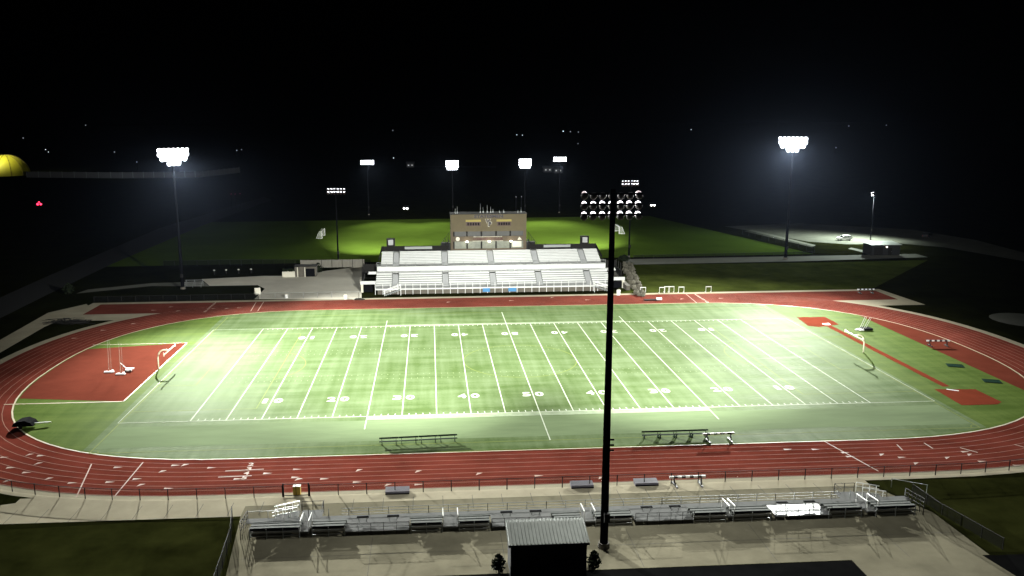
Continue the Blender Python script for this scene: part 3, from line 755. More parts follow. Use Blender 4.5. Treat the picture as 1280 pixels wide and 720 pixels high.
# ------------------------------------------------------------------ ticket shed on the patio
SH = thing('patio_shed', (-4.55, -63.6, .012), 'dark shed with pale ribbed metal roof on the patio at the bottom', 'shed')
b = MB(); b.prism_x([(1.4, 0), (1.4, 3.72), (-1.45, 3.15), (-1.45, 0)], -3.25, 3.25); b.build('wall', 'shed', SH)
rf = MB(); ribs = 46
prof = []
for i in range(ribs*4+1):
    xx = -3.48 + 6.96*i/(ribs*4); ph = i % 8
    prof.append((xx, .07 if ph in (3, 4, 5) else 0.0))
vs = []
for yy, zz in ((1.62, 3.86), (-1.62, 3.21)):
    vs += [(xx, yy, zz+h_) for xx, h_ in prof]
n_ = len(prof)
rf._add(vs, [(i, n_+i, n_+i+1, i+1) for i in range(n_-1)])
rf.build('roof', 'roof', SH)
b = MB(); b.box((0, -1.60, 3.09), (6.9, .06, .2)); b.box((0, 1.60, 3.72), (6.9, .06, .2)); b.build('fascia', 'shed', SH)
b = MB(); b.box((-1.2, -1.47, 1.05), (1.0, .06, 2.1)); b.build('door', 'black', SH)
b = MB(); b.box((1.3, -1.47, 1.5), (1.8, .06, 1.0)); b.build('serving_hatch', 'black', SH)
def shrub(P, r, h, lb, grp):
    T = thing('shrub', (P.x, P.y, 0), lb, 'shrub', grp)
    b = MB()
    for i in range(260):
        a_ = random.uniform(0, 2*PI); zz = random.uniform(.08, 1)*h; rr = r*math.sin(PI*min(.95, zz/h*.85+.12))*random.uniform(.5, 1.05)
        c = Vector((rr*math.cos(a_), rr*math.sin(a_), zz)); s_ = random.uniform(.07, .16)*max(1, r)
        u_ = Vector((random.uniform(-1, 1), random.uniform(-1, 1), random.uniform(-1, 1))).normalized(); v_ = u_.orthogonal()
        b._add([c-u_*s_, c+v_*s_*.6, c+u_*s_, c-v_*s_*.6], [(0, 1, 2, 3)])
    b.ball((0, 0, h*.45), r*.5, (1, 1, h/r*.6), 9, 6, .25)
    b.build('foliage', 'foliage', T)
    MB().tube((0, 0, 0), (0, 0, h*.5), .06, .03, 6).build('stem', 'bark', T)
    return T
shrub(Vector((-8.75, -63.9, 0)), .62, 1.7, 'dark rounded shrub left of the patio shed', 'shrubs beside the shed')
shrub(Vector((-.45, -63.9, 0)), .62, 1.7, 'dark rounded shrub right of the patio shed', 'shrubs beside the shed')

# ------------------------------------------------------------------ home grandstand
GX0, GX1 = -26.7, 27.0
HS = thing('grandstand', (0, 54, 0), 'bright white aluminium grandstand of two seating tiers behind the far straight', 'grandstand')
AISLE = [(-22.3, 1.5), (-10.9, 1.5), (0.0, 1.5), (10.6, 1.5), (22.0, 1.5)]
def tier(y0, z0, rows, dy, dz, nm, xe0, xe1):
    edges = [xe0] + [e for c, w_ in AISLE for e in (c-w_/2, c+w_/2)] + [xe1]
    for k in range(0, len(edges)-1, 2):
        x0, x1 = edges[k], edges[k+1]; cx_ = (x0+x1)/2; b = MB()
        for r in range(rows):
            y = y0+r*dy; z = z0+r*dz
            b.use('aluminium'); b.box((cx_, y+dy*.36, z), (x1-x0, dy*.70, .05)); b.box((cx_, y+dy*.99, z+dz*.45), (x1-x0, .03, dz*.9))
            b.use('seat'); b.box((cx_, y+dy*.83, z+.43), (x1-x0, .30, .05)); b.box((cx_, y+dy*.70, z+.30), (x1-x0, .03, .26))
        b.build('seat_section', None, HS)
    for c, w_ in AISLE:
        b = MB()
        for r in range(rows):
            for e in (0, 1): b.box((c, y0+r*dy+dy*(.25+.5*e), z0+r*dz+dz*.5*e-.08), (w_-.06, dy*.49, .2))
        b.build('aisle_stairs', 'aisle', HS)
        b = MB()
        for s in (-1, 1): b.bar((c+s*(w_/2-.05), y0, z0+.05), (c+s*(w_/2-.05), y0+rows*dy, z0+rows*dz+.25), .10, .32)
        b.build('aisle_edge', 'galv', HS)
tier(1.45, 1.42, 6, .80, .37, 'lower', GX0, GX1)       # local y = world y - 54
wy0, wy1, wz = 6.3, 8.0, 3.75
b = MB(); b.box(((GX0+GX1)/2, (wy0+wy1)/2+.1, wz), (GX1-GX0+1.2, wy1-wy0+.2, .08)); b.build('cross_aisle', 'seat', HS)
b = MB(); b.box(((GX0+GX1)/2, wy1+.08, wz+.62), (GX1-GX0, .08, 1.05)); b.build('tier_wall', 'seat', HS)
b = MB(); b.box(((GX0+GX1)/2, wy1+.45, wz+1.16), (GX1-GX0, .7, .06)); b.build('tier_ledge', 'aisle', HS)
b = MB()
for z in (1.45, 1.8, 2.15): b.bar((GX0, wy1+.1, wz+z), (GX1, wy1+.1, wz+z), .07, .07)
b.build('tier_rail', 'galv', HS)
for i in range(25): MB().box((GX0+(GX1-GX0)*i/24, wy1+.1, wz+1.65), (.06, .06, 1.05)).build('rail_post', 'galv', HS)
for (x0, x1) in ((-17, -13), (-9.5, -7), (-6.5, -2.8), (3.5, 5.2), (5.8, 7), (13.5, 18.5)): MB().box(((x0+x1)/2, wy0-.02, wz+.22), (x1-x0, .12, .42)).build('row_back', 'galv', HS)
tier(8.9, 5.15, 8, .74, .265, 'upper', GX0+.9, GX1-.9)
# front walkway on posts, its rail, the masonry wall below
b = MB(); b.box(((GX0+GX1)/2, .72, 1.30), (GX1-GX0, 1.44, .10)); b.build('front_walkway', 'aluminium', HS)
b = MB(); b.box(((GX0+GX1)/2, .02, 1.18), (GX1-GX0, .06, .28)); b.build('front_beam', 'seat', HS)
b = MB()
for z in (1.75, 2.1, 2.4): b.bar((GX0, .05, z), (GX1, .05, z), .05, .05)
b.build('front_rail', 'galv', HS)
for i in range(33):
    x = GX0+(GX1-GX0)*i/32
    MB().box((x, .05, 1.2), (.09, .09, 2.4)).build('front_post', 'white', HS)
b = MB(); b.box(((GX0+GX1)/2, .45, .56), (GX1-GX0-1, .3, 1.12)); b.build('under_wall', 'masonry', HS)
for (x0, x1, s) in ((-2.6, -1.0, 0), (3.2, 5.0, 0)):
    b = MB(); b.box(((x0+x1)/2, -.03, .68), (x1-x0, .03, .85)); b.build('banner', 'blue', HS)
# stairs at both front ends
for (xa, xb) in ((-24.6, -21.0), (26.6, 22.6)):
    s = 1 if xb > xa else -1
    stp = bpy.data.objects.new('stairs', None); COL.objects.link(stp); stp.parent = HS
    b = MB()
    for k in range(7): b.box((xa+(xb-xa)*(k+.5)/7, -.75, .1+.18*k), (abs(xb-xa)/7, 1.3, .10))
    b.build('steps', 'galv', stp)
    for yy in (-.08, -1.42):
        b = MB(); b.bar((xa-s*.3, yy, 1.0), (xb, yy, 2.35), .10, .10); b.bar((xa-s*.3, yy, .5), (xb, yy, 1.8), .07, .07); b.bar((xa, yy, 0), (xa, yy, 1.05), .08, .08); b.bar((xb, yy, 0), (xb, yy, 2.3), .08, .08); b.build('handrail', 'white', stp)
# back wall and rear walkway, with the framed cabins
TOPZ = 5.15+8*.265; ry = 8.9+8*.74
b = MB(); b.box(((GX0+GX1)/2, ry+.9, TOPZ-.05), (GX1-GX0-1.4, 1.8, .08)); b.build('rear_walkway', 'aisle', HS)
for (x0, x1) in ((GX0+.7, -9.9), (9.5, GX1-.7)):
    b = MB(); b.box(((x0+x1)/2, ry+1.75, TOPZ+.60), (x1-x0, .12, 1.2)); b.build('rear_wall', 'tan_dark' if False else 'dark_steel', HS)
    b = MB(); xm = (x0+x1)/2; b.box((xm+.8 if x0 < 0 else xm-1.2, ry+1.66, TOPZ+.72), (6.6, .05, .62)); b.build('rear_panel', 'galv', HS)
    e = x0 if x0 < 0 else x1; s = 1 if x0 < 0 else -1
    b = MB(); b._add([(e, ry+1.8, TOPZ+1.2), (e, ry+1.8, TOPZ-.1), (e-s*.5, ry-3.6, TOPZ-1.6), (e-s*.5, ry-3.6, TOPZ-.9)], [(0, 1, 2, 3)]); b._add([(e+s*.06, ry+1.8, TOPZ+1.2), (e+s*.06, ry+1.8, TOPZ-.1), (e-s*.44, ry-3.6, TOPZ-1.6), (e-s*.44, ry-3.6, TOPZ-.9)], [(3, 2, 1, 0)]); b.build('end_screen', 'dark_steel', HS)
    cbx = bpy.data.objects.new('rear_cabin', None); COL.objects.link(cbx); cbx.parent = HS; cbx.location = (-23.8 if x0 < 0 else 23.6, ry+2.2, TOPZ)
    b = MB(); b.box((0, .25, 1.5), (2.0, 1.2, 3.0)); b.build('frame', 'dark_steel', cbx)
    b = MB(); b.box((0, -.37, 2.1), (1.2, .05, 1.3)); b.build('panel', 'cream' if False else 'aisle', cbx)
# steel back and side framing under the seats
b = MB()
for x in [GX0+1+i*(GX1-GX0-2)/9 for i in range(10)]:
    b.bar((x, ry+1.6, 0), (x, ry+1.6, TOPZ), .25, .25); b.bar((x, 7.6, 0), (x, 7.6, wz), .25, .25); b.bar((x, 2.6, 1.2), (x, ry+1.5, TOPZ-.5), .2, .3)
b.build('understructure', 'dark_steel', HS)
# side landings
for s, xx in ((-1, GX0), (1, GX1)):
    ld = bpy.data.objects.new('side_landing', None); COL.objects.link(ld); ld.parent = HS
    xo = xx+s*1.9
    MB().box(((xx+xo)/2+s*.1, 6.8, 3.72), (abs(xo-xx), 2.2, .12)).build('upper_deck', 'seat', ld)
    MB().box(((xx+xo)/2, 5.7, 3.95), (abs(xo-xx)-.2, .08, .6)).build('upper_parapet', 'seat', ld)
    xq = xx+s*3.4
    MB().box(((xx+xq)/2+s*.1, 4.1, 2.05), (abs(xq-xx), 2.6, .14)).build('lower_deck', 'seat', ld)
    MB().box(((xx+xq)/2+s*.1, 2.75, 2.25), (abs(xq-xx), .08, .75)).build('lower_parapet', 'seat', ld)
    MB().box(((xx+xq)/2+s*.3, 3.4, .75), (abs(xq-xx)-1.0, .5, 1.45)).build('dark_opening', 'black', ld)  # black box paints in the shade of the opening below the landing
    MB().box((xq-s*.25, 3.2, .95), (.5, .9, 1.9)).build('corner_pier', 'cream', ld)
    b = MB(); b.box((xq-s*.1, 9.5, 2.6), (.12, 8, 2.0)); b.box(((xx+xq)/2, 12.2, 3.8), (abs(xq-xx), .12, 2.2)); b.build('side_screen', 'dark_steel', ld)
    b = MB()
    for k in range(3): b.bar((xq-s*.1, 6.5+k*2.3, 3.4), (xq-s*.1, 6.5+k*2.3, 5.3), .16, .16)
    b.bar((xx, 2.8, 3.3), (xq, 2.8, 3.3), .05, .05); b.bar((xx, 5.7, 4.9), (xo, 5.7, 4.9), .05, .05)
    b.build('landing_rail', 'dark_steel', ld)

# ------------------------------------------------------------------ press box
PB = thing('press_box', (-.1, 70.2, 7.1), 'tan press box with name letters and dark windows above the grandstand', 'press box')
W2, D_ = 9.2, 4.2
b = MB()
for x0, x1, z0, z1 in ((-W2, W2, 4.75, 8.9), (-W2, W2, 2.35, 3.55), (-W2, W2, -.2, .55), (-W2, -8.45, .55, 2.35), (8.45, W2, .55, 2.35), (-W2, -8.45, 3.55, 4.75), (8.45, W2, 3.55, 4.75)):
    b.use('tan_wall' if z0 > 4 else 'tan_dark'); b.box(((x0+x1)/2, .1, (z0+z1)/2), (x1-x0, .2, z1-z0))
b.use('tan_wall'); b.box((0, D_, 4.35), (2*W2, .2, 9.1)); b.box((-W2+.1, D_/2+.1, 4.35), (.2, D_-.2, 9.1)); b.box((W2-.1, D_/2+.1, 4.35), (.2, D_-.2, 9.1))
b.build('wall', None, PB)
b = MB(); b.box((0, D_/2, 8.98), (2*W2+.3, D_+.5, .14)); b.build('roof', 'shed', PB)
MUL = [-8.45, -5.25, -1.75, 1.8, 5.25, 8.45]
for z0, z1, key, nm in ((3.55, 4.75, 'window', 'upper_window'), (.55, 2.35, 'glass', 'lower_window')):
    for x0, x1 in zip(MUL, MUL[1:]):
        wd = MB(); wd.box(((x0+x1)/2, .16, (z0+z1)/2), (x1-x0-.02, .05, z1-z0-.02)); wo = wd.build('window', key, PB)
        b = MB(); b.box((x0, .03, (z0+z1)/2), (.34, .3, z1-z0-.01)); b.build('mullion', 'dark_steel', wo)
b = MB(); b.box((6.9, .08, 1.55), (2.2, .06, 1.4)); b.build('notice_panel', 'cream', PB)
# score panels with the lit yellow tint above painted as a strip
for xc, wd in ((-3.7, 3.5), (3.75, 3.4)):
    b = MB(); b.box((xc, -.04, 6.55), (wd, .08, .95)); o = b.build('score_panel', 'brown_board', PB)
    b = MB(); b.box((xc, -.03, 7.35), (wd+.2, .06, .5)); b.build('lit_tint_strip', 'lit_tint_strip', o)
    b = MB()
    for i in range(5): b.box((xc-wd/2+.5+i*(wd-1)/4, -.09, 6.55), (.38, .02, .6))
    b.build('digit_window', 'black', o)
b = MB(); put_text(b, 'STATESMEN', lambda a_, c_: (a_, -.012, 8.40+c_), 7.0, .78, .05); b.build('name_lettering', 'letter', PB)
lg = MB()
lg.use('cream'); put_text(lg, 'W', lambda a_, c_: (a_-.15, -.010, 7.22+c_), 1.35, 1.05, .05); put_text(lg, 'P', lambda a_, c_: (a_+.32, -.012, 6.50+c_), .95, 1.25, .05)
lg.use('letter'); put_text(lg, 'W', lambda a_, c_: (a_-.15, -.020, 7.22+c_), 1.2, .92, .05); put_text(lg, 'P', lambda a_, c_: (a_+.32, -.024, 6.50+c_), .80, 1.10, .05)
lg.build('emblem', None, PB)
sg = MB(); put_text(sg, 'COMMUNITY STADIUM', lambda a_, c_: (a_-.2, -.012, 2.93+c_), 7.2, .60, .03); so_ = sg.build('stadium_lettering', 'sign_letter', PB)
b = MB(); b.box((-.2, -.01, 3.42), (7.0, .02, .08)); b.box((-.2, -.01, 2.40), (7.4, .02, .08)); b.build('sign_border', 'cream', so_)
for x in (-5.3, .1, 5.4):
    b = MB(); b.ball((x, -.25, 2.30), .3, (1.2, .7, .6), 10, 5); o = b.build('wall_lamp', 'lamp_small', PB)
    L = bpy.data.lights.new('wall_lamp_glow', 'POINT'); L.energy = 60; L.shadow_soft_size = .2; L.color = (1, .93, .75)
    lo = bpy.data.objects.new('wall_lamp_glow', L); COL.objects.link(lo); lo.parent = PB; lo.location = (x, -.9, 2.2)
b = MB(); b.disc((-7.5, -.015, 2.95), (0, -1, 0), .5, 14); b.build('round_badge', 'cream', PB)
b = MB(); b._add([(7.0, -.015, 2.55), (8.1, -.015, 2.6), (7.45, -.015, 3.4)], [(0, 1, 2)]); b.build('pennant_badge', 'cream', PB)
for (x, h_, y_) in ((-8.0, 1.2, 1), (-7.5, 1.7, 1.2), (-1.9, 2.3, 1.5), (-1.2, 1.4, 2.0), (-.2, 1.9, 1.8), (.6, 1.5, 1.3), (1.2, .9, 2), (2.7, .7, 1.2), (3.8, .8, 1.5), (7.2, .6, 1), (8.1, 1.2, 2)):
    b = MB(); b.tube((x, y_, 9.0), (x, y_, 9.05+h_), .05, .035, 6); b.box((x, y_, 9.25), (.28, .28, .4)); b.build('aerial', 'galv', PB)
for s in (-1, 1):
    b = MB()
    for k in range(6): b.box((s*(W2+.5+k*.38), .8, .3+ (5-k)*.42), (.36, 1.2, .25)); b.bar((s*(W2+.5+k*.38), .2, 0), (s*(W2+.5+k*.38), .2, 1.6+(5-k)*.52), .07, .07)
    b.bar((s*(W2+.3), .2, 4.6), (s*(W2+2.6), .2, 1.6), .08, .08); b.build('access_stairs', 'dark_steel', PB)
    b = MB(); b.box((s*(W2+1.2), 2.2, .9), (2.2, 2.0, 1.8)); b.build('side_lobby', 'shed', PB)

# boulder wall and small things round the stand
BW = thing('boulder_wall', (31.3, 61, 0), 'pale stone boulder wall climbing the bank right of the grandstand', 'stone wall')
b = MB()
for i in range(46):
    t_ = (i//2)/22; q = (793+(i % 2)*6-t_*12 + 5*(1-t_)**2, 370-t_*36)
    P = survey(*q); zz = max(.3, .35+1.5*t_)
    for lv in range(1 if t_ < .3 else 2):
        e = random.uniform(.45, .75)
        b.ball((P.x-31.3+random.uniform(-.3, .3), P.y-61+random.uniform(-.4, .4), e*.5+lv*.75), e, (random.uniform(.8, 1.3), random.uniform(.9, 1.6), random.uniform(.7, 1)), 6, 4, .2)
b.build('boulders', 'rock', BW)
MB().bar((-.6, -7, .5), (-2.0, 14, 2.6), .9, 1.2).build('retaining_kerb', 'masonry', BW)
for (q, w_, h_, lb) in (((358, 372.5), .9, .8, 'white bin at the plaza fence, left of the pair'), ((432, 374), .9, .9, 'white bin at the plaza fence, near the grandstand'), ((773, 369), .9, 1.1, 'white bin at the right foot of the grandstand')):
    P = survey(*q); T = thing('litter_bin', (P.x, P.y, .02), lb, 'bin', 'white bins')
    MB().tube((0, 0, 0), (0, 0, h_), w_*.42, w_*.5, 12).build('drum', 'white', T); MB().tube((0, 0, h_), (0, 0, h_+.12), w_*.52, w_*.4, 12).build('lid', 'cream', T)
def hurdle_proto():
    T = thing('hurdle', (0, 0, .02), 'x', 'hurdle', 'white hurdles along the far straight')
    MB().box((0, 0, .95), (1.2, .05, .12)).build('top_bar', 'white', T)
    for s in (-.55, .55):
        b = MB(); b.bar((s, 0, 0), (s, 0, .95), .07, .07); b.bar((s, 0, .04), (s, .6, .04), .07, .07); b.build('leg', 'white', T)
    return T
hp = hurdle_proto()
for i, (q, lb) in enumerate((((804, 367), 'white hurdle by the boulder wall foot, leftmost of the far row'), ((828, 367), 'white hurdle, left of the close trio beyond the far straight'), ((834, 366), 'white hurdle, middle of the close trio beyond the far straight'), ((839.5, 366), 'white hurdle, right of the close trio beyond the far straight'), ((852, 366.5), 'white hurdle, just right of the close trio'), ((886, 366), 'lone white hurdle, rightmost of the far row'))):
    o = hp if i == 0 else copy_tree(hp); P = survey(*q); o.location = (P.x, P.y+.3, .02); o.scale = (1.1, 1, 1.4); o['label'] = lb
P = survey(322, 368)
T = thing('folding_sign', (P.x, P.y, 0), 'pale folding sign standing on the dark lawn left of the plaza', 'sign')
for s in (-1, 1):
    b = MB(); b.bar((0, s*.5, .0), (0, s*.06, 1.5), 1.3, .06); b.build('panel', 'cream', T)
T.rotation_euler = (0, 0, .5)
P = survey(455-6, 375); 
T = thing('scorer_stool', (P.x, P.y, .02), 'small dark rake and pile lying at the track left of the grandstand', 'rake')
b = MB(); b.ball((0, 0, 0), .9, (1.3, .5, .45), 10, 5, .15, True); b.build('pile', 'bark', T); MB().bar((-.2, 0, .2), (-.1, .3, 1.6), .05, .05).build('handle', 'bark', T)
T.name = 'dirt_pile'; T['label'] = 'low dark dirt pile with a stick at the track left of the grandstand'; T['category'] = 'dirt pile'
P = survey(817, 375.5)
T = thing('starting_block_cart', (P.x, P.y, .03), 'low dark and white cart standing on the far straight by the boulder wall', 'cart')
b = MB(); b.box((-.8, 0, .15), (2.6, .9, .16)); b.build('bed', 'dark_steel', T); b = MB(); b.box((1.2, 0, .32), (1.1, .7, .4)); b.build('box', 'white', T)
for s in (-1.6, .3): MB().tube((s, -.5, .12), (s, -.56, .12), .12, n=10).build('wheel', 'tyre', T)
P = survey(383, 345)
T = thing('ticket_booth', (P.x, P.y, 0), 'low ticket booth with dark arched opening behind the plaza', 'booth')
b = MB(); b.box((0, 0, 1.3), (5.2, 2.6, 2.6)); b.build('wall', 'masonry', T); b = MB(); b.box((1.2, -1.33, 1.1), (2.2, .05, 2.0)); b.build('opening', 'black', T)
b = MB(); b.box((0, 0, 2.68), (5.6, 3.0, .16)); b.build('roof', 'dark_steel', T)
for s in (-1.9, -.1): MB().box((s, -1.5, 1.25), (.22, .2, 2.5)).build('column', 'cream', T)
P = survey(364, 346)
T = thing('planter', (P.x, P.y, 0), 'long pale planter box left of the ticket booth', 'planter')
b = MB(); b.box((0, 0, .7), (4.2, 1.0, 1.4)); b.build('box', 'cream', T); b = MB()
for i in range(120): b.ball((random.uniform(-1.9, 1.9), random.uniform(-.4, .4), 1.4+random.uniform(0, .6)), random.uniform(.1, .22), nu=5, nv=3)
b.build('foliage', 'foliage', T)
P = survey(241, 359.5)
T = thing('small_bleacher', (P.x, P.y, 0), 'small pale portable bleacher beside the left grey path', 'bleacher')
for k in range(4): MB().box((0, k*.6, .4+k*.35), (4.2, .3, .06)).build('seat_plank', 'aluminium', T)
for s in (-1.9, 0, 1.9):
    b = MB(); b.bar((s, -.1, .35), (s, 2.0, 1.5), .06, .06); b.bar((s, 2.0, 0), (s, 2.0, 1.5), .06, .06); b.bar((s, 0, 0), (s, 0, .4), .06, .06); b.build('frame', 'galv', T)
for i, (u, v) in enumerate(((268, 343), (283, 342.5), (298.5, 342), (314, 341.5))):
    P = survey(u, v); T = thing('bollard', (P.x, P.y, 0), 'pale topped bollard, %s of four in a row left of the plaza' % ORD[i], 'bollard', 'bollards by the plaza')
    MB().tube((0, 0, 0), (0, 0, .95), .14, n=8).build('post', 'dark_steel', T); MB().ball((0, 0, 1.05), .24, (1.2, 1, .8), 8, 5).build('cap', 'cream', T)
for i, (u, v, lb) in enumerate(((398, 341, 'dark leafy shrub at the plaza fence behind the ticket booth'), (780, 326, 'dark leafy shrub where the foot path meets the grandstand'), (86, 368, 'dark leafy shrub beside the outer path at far left'))):
    shrub(survey(u, v), 1.3 if u != 780 else 1.8, 2.6 if u != 780 else 1.6, lb, 'shrubs beyond the track')
P = survey(82, 404)
T = thing('brush_pile', (P.x, P.y, .02), 'tangled pile of dark poles and netting at the far left bend', 'pile')
b = MB()
for i in range(40):
    a_ = random.uniform(-.5, .5)+.15; c = Vector((random.uniform(-4, 4), random.uniform(-1.5, 1.5)+0, random.uniform(.05, .7)))
    d = Vector((math.cos(a_), math.sin(a_), random.uniform(-.15, .15)))*random.uniform(.8, 2.2); b.bar(c-d, c+d, .07, .07)
b.build('sticks', 'dark_steel', T)

# soccer goals on the practice lawn
for (x, y_, s, lb) in ((-50, 150, -1, 'white soccer goal seen end on at the left of the practice lawn'), (50, 152, 1, 'white soccer goal seen end on at the right of the practice lawn')):
    T = thing('soccer_goal', (x, y_, 0), lb, 'soccer goal', 'soccer goals on the practice lawn')
    for e in (-3.66, 3.66): MB().tube((0, e, 0), (0, e, 2.44), .1, n=8).build('post', 'white', T)
    MB().tube((0, -3.66, 2.44), (0, 3.66, 2.44), .1, n=8).build('crossbar', 'white', T)
    b = MB(); b._add([(0, -3.66, 2.44), (0, 3.66, 2.44), (s*.9, 3.66, 2.4), (s*.9, -3.66, 2.4), (s*2, 3.66, 0), (s*2, -3.66, 0), (0, 3.66, 0), (0, -3.66, 0)], [(0, 1, 2, 3), (3, 2, 4, 5), (0, 3, 5, 7), (1, 6, 4, 2)]); b.build('net', 'net', T)
    b = MB()
    for e in (-3.66, 3.66): b.bar((0, e, .05), (s*2, e, .05), .08, .08); b.bar((s*.9, e, 2.4), (s*2, e, .05), .06, .06)
    b.build('back_frame', 'white', T)

# ------------------------------------------------------------------ the lot: garage, cars
P = survey(1104.5, 318.5)
GR = thing('garage', (P.x, P.y+1.5, 0), 'dark garage with pale flat roof and one lit lamp by the gravel lot', 'garage')
b = MB(); b.box((0, 0, 1.45), (8.3, 5.0, 2.9)); b.build('wall', 'shed', GR)
b = MB(); b.prism_x([(-2.8, 2.92), (2.8, 3.3), (2.8, 3.42), (-2.8, 3.06)], -4.5, 4.5); b.build('roof', 'roof', GR)
b = MB(); b.box((1.2, -2.52, 1.05), (1.1, .05, 2.1)); o = b.build('door', 'dark_steel', GR); b = MB(); b.ball((1.6, -2.58, 1.0), .06); b.build('handle', 'galv', o)
b = MB(); b.box((-2.2, -2.52, 1.2), (2.6, .05, 2.3)); b.build('roller_door', 'dark_steel', GR)
b = MB(); b.ball((.1, -2.65, 2.45), .22, (1, .6, .8)); b.build('wall_lamp', 'lamp_small', GR)

def car(P, rz, body, lb, head=False, tail=False, group='cars beyond the field'):
    T = thing('parked_car', (P.x, P.y, .02), lb, 'car', group, rz)
    b = MB(); prof = [(-2.25, .45), (2.25, .42), (2.3, .75), (2.1, .95), (1.2, 1.05), (.55, 1.58), (-1.6, 1.62), (-2.2, 1.1), (-2.3, .8)]
    b.prism(prof, -.9, .9); b.build('body', body, T)
    b = MB()
    for s in (-.905, .905):
        b._add([(1.05, s, 1.06), (.5, s, 1.48), (-.4, s, 1.52), (-.4, s, 1.04)], [(0, 1, 2, 3)]); b._add([(-.5, s, 1.04), (-.5, s, 1.52), (-1.5, s, 1.52), (-1.9, s, 1.08)], [(0, 1, 2, 3)])
    b.build('side_window', 'car_glass', T)
    b = MB(); b._add([(1.22, -.78, 1.07), (1.22, .78, 1.07), (.60, .72, 1.56), (.60, -.72, 1.56)], [(0, 1, 2, 3)]); b.build('windscreen', 'car_glass', T)
    for x in (-1.4, 1.45):
        for s in (-.82, .82):
            wl = MB().tube((x, s-.1, .34), (x, s+.1, .34), .34, n=14).build('wheel', 'tyre', T)
            MB().tube((x, s*1.12-.02, .34), (x, s*1.12+.02, .34), .2, n=10).build('rim', 'rim', wl)
    for s in (-.65, .65):
        k = .45 if head else .16
        MB().ball((2.28, s, .72), k, (.5, 1, .8), 8, 5).build('headlight', 'headlight_on' if head else 'headlight_off', T)
        k = .45 if tail else .14
        MB().ball((-2.28, s, .85), k, (.5, 1, 1), 8, 5).build('tail_light', 'tail_on' if tail else 'tail_off', T)
    if tail: MB().box((-2.0, 0, 1.75), (.15, .5, .5)).build('brake_light', 'tail_on', T)
    return T
car(survey(1055, 300.5), PI, 'car_white', 'white estate car parked on the gravel lot')
car(survey(1158, 297), .8, 'car_dark', 'dark car parked at the unlit right end of the gravel lot')
car(survey(508, 262), -PI/2-.1, 'car_dark', 'dark car with lit headlights left of the press box', head=True)
car(survey(815, 258), -PI/2-.1, 'car_dark', 'dark car with lit headlights right of the near black pole', head=True)
car(survey(50, 257), PI/2+.3, 'car_dark', 'dark car with glowing red tail lights at far left', tail=True)

# ------------------------------------------------------------------ far things
P = survey(9, 219)
DM = thing('air_dome', (P.x, P.y, 0), 'yellow lit fabric dome at the left horizon', 'dome')
b = MB(); b.ball((0, 0, 0), 15.5, (1, 1, .95), 40, 12, 0, True); b.build('fabric_shell', 'dome', DM, smooth=True)
b = MB()
for i in range(12):
    a_ = 2*PI*i/12+.1
    pts = [(15.6*math.cos(t_)*math.cos(a_), 15.6*math.cos(t_)*math.sin(a_), 15.6*.95*math.sin(t_)) for t_ in [PI/2*.92*k/10 for k in range(11)]]
    b.path(pts, .16, 5)
b.build('seam', 'dome_seam', DM)
b = MB()
for i in range(8): b.box((-3.5+i, -4.2, 13.9), (.5, .3, .5))
b.build('vent', 'dome_seam', DM)
spot(DM, (-10, -38, 34), (P.x-1, P.y, 9), .42*KW, 50, 1.0, (1, .97, .8))  # added lamp without a fixture, brightens the dome
PW = [survey(34, 222), survey(150, 223), survey(250, 222), survey(300, 216)]
WL = thing('long_wall', (PW[0].x, PW[0].y, 0), 'long pale low wall running from the yellow dome behind the far floodlight', 'wall')
b = MB()
for a_, c_ in zip(PW, PW[1:]):
    o_ = PW[0]; b.bar(Vector((a_.x-o_.x, a_.y-o_.y, 2.1)), Vector((c_.x-o_.x, c_.y-o_.y, 2.1)), .5, 4.0)
b.build('panel', 'house', WL)
for i in range(24):
    t_ = i/23*2.98; k = int(t_); c = PW[k].lerp(PW[k+1], t_-k)-PW[0]
    MB().box((c.x, c.y-.45, 2.3), (.25, .2, 4.2)).build('post', 'galv', WL)
spot(WL, (75, -60, 30), (PW[0].x+85, PW[0].y-5, 0), .022*KW, 110, 1.0, (.8, .92, 1))  # added dim lamp, no fixture, to pick out the long wall

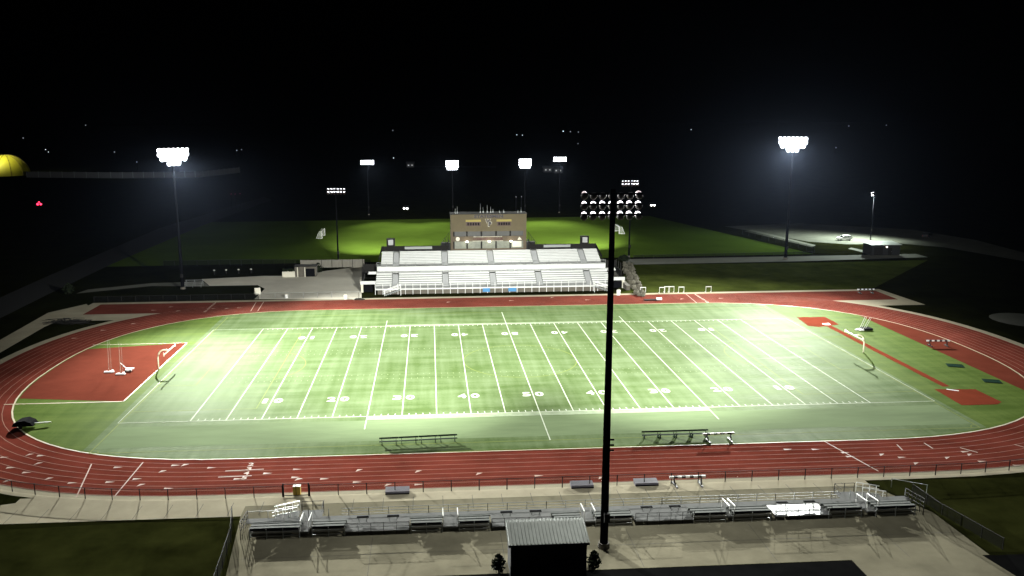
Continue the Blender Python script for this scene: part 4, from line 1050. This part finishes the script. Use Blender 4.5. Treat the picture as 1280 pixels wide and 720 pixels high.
def yard_light(P, h, lb, key='dist_lamp', r=.7):
    T = thing('yard_light', (P.x, P.y, 0), lb, 'street lamp', 'tiny lamps far beyond the fields')
    MB().tube((0, 0, 0), (0, 0, h), .15, .1, 6).build('pole', 'pole', T)
    MB().ball((0, 0, h), r, nu=8, nv=5).build('lamp', key, T)
for (u, v, key, r, lb) in ((57, 187, 'dist_lamp', 1.0, 'tiny white lamp above right of the yellow dome, upper of a close pair'), (60.5, 190, 'dist_lamp', .9, 'tiny white lamp above right of the yellow dome, lower of a close pair'),
        (29, 172.5, 'dist_lamp_dim', 1.2, 'faint tiny lamp high above the yellow dome'), (107, 156, 'dist_lamp_dim', 1.2, 'faint tiny lamp far left, highest near the skyline'), (143, 190, 'dist_lamp_dim', 1.4, 'faint tiny lamp between the yellow dome and the left floodlight'),
        (171, 202.5, 'dist_lamp', .8, 'tiny white lamp just left of the left floodlight head'), (296, 188, 'dist_lamp', .9, 'tiny white lamp right of the left floodlight head, brighter one'), (302, 187, 'dist_lamp_dim', 1.0, 'faint tiny lamp right of the left floodlight head'),
        (491, 163, 'dist_lamp_dim', 1.2, 'faint tiny lamp high between the left far floodlights'), (492, 197.5, 'dist_lamp', 1.0, 'tiny lamp just right of the leftmost far floodlight'), (646, 168.5, 'dist_lamp', 1.1, 'tiny white lamp above the press box, left of two'), (653, 169, 'dist_lamp', 1.1, 'tiny white lamp above the press box, right of two'),
        (704, 164, 'dist_lamp', 1.5, 'small white lamp high above the rightmost far floodlight, brightest of a row'), (713, 164.5, 'dist_lamp_dim', 1.4, 'faint lamp in the row above the rightmost far floodlight'), (723, 165, 'dist_lamp_dim', 1.3, 'faint lamp at the right end of the row above the rightmost far floodlight'), (722.5, 179.5, 'dist_lamp_dim', 1.2, 'faint lamp right of the rightmost far floodlight head'),
        (864, 162, 'dist_lamp', 1.1, 'lone tiny white lamp on the skyline right of the black pole'), (1045, 184.5, 'dist_lamp_dim', 1.0, 'faint tiny lamp right of the right floodlight head'), (1061, 157.5, 'dist_lamp_dim', 1.1, 'faint tiny lamp high right of the right floodlight head'), (1108, 155, 'dist_lamp_dim', 1.0, 'faint tiny lamp alone far right near the skyline'),
        (645, 246, 'dist_lamp_dim', .45, 'faint tiny lamp just above the press box, left of two'), (652, 246, 'dist_lamp_dim', .45, 'faint tiny lamp just above the press box, right of two'),
        (289, 242.5, 'red_lamp', .5, 'faint red lamp in the dark field, left of three'), (294, 242.5, 'red_lamp', .5, 'faint red lamp in the dark field, middle of three'), (300, 242, 'red_lamp', .5, 'faint red lamp in the dark field, right of three')):
    h = 7.0; P = survey(u, max(v, 156.5), h)
    sc = (P-CAM).length/900
    yard_light(P, h, lb, key, r*.42*max(.6, sc) if v > 200 else r*.42*max(1, sc))
def house(P, w_, lb, lit=False):
    T = thing('far_house', (P.x, P.y, 0), lb, 'house', 'houses far beyond the fields')
    b = MB(); b.box((0, 0, 1.6), (w_, 6, 3.2)); b.build('wall', 'house', T)
    b = MB(); b.prism_x([(-3.4, 3.2), (3.4, 3.2), (0, 4.6)], -w_/2-.5, w_/2+.5); b.build('roof', 'house_roof', T)
    for x in (-w_/4, w_/4): MB().box((x, -3.05, 1.8), (1.1, .1, 1.0)).build('window', 'house_window' if lit else 'window', T)
    if lit:
        L = bpy.data.lights.new('porch_light', 'POINT'); L.energy = 16; L.shadow_soft_size = .3; lo = bpy.data.objects.new('porch_light', L); COL.objects.link(lo); lo.parent = T; lo.location = (1, -7, 4)
house(survey(513, 209), 6, 'pale house far off left of the press box floodlights', True)
house(survey(684, 215), 6, 'pale house far off between the right floodlights, left of two', True)
house(survey(697, 216), 6, 'pale house far off between the right floodlights, right of two', True)

# ------------------------------------------------------------------ night air
hz = MB(); hz.box((0, 260, 29), (1300, 1000, 64)); 
HM = bpy.data.materials.new('thin_night_haze'); HM.use_nodes = True
hn = HM.node_tree; hn.nodes.remove(hn.nodes['Principled BSDF']); pv = hn.nodes.new('ShaderNodeVolumePrincipled')
pv.inputs['Color'].default_value = (.55, .68, 1, 1); pv.inputs['Density'].default_value = HAZE; pv.inputs['Anisotropy'].default_value = .85
hn.links.new(pv.outputs['Volume'], hn.nodes['Material Output'].inputs['Volume'])
MT['haze'] = HM
o = hz.build('haze', 'haze'); o['kind'] = 'stuff'
SC.cycles.volume_bounces = 0

# ------------------------------------------------------------------ render settings
SC.view_settings.view_transform = 'Standard'; SC.view_settings.look = 'None'; SC.view_settings.exposure = 0; SC.view_settings.gamma = 1
SC.view_settings.use_curve_mapping = False
SC.cycles.use_denoising = True
SC.cycles.max_bounces = 5; SC.cycles.diffuse_bounces = 3; SC.cycles.glossy_bounces = 2; SC.cycles.transparent_max_bounces = 12
SC.cycles.sample_clamp_indirect = 3.0
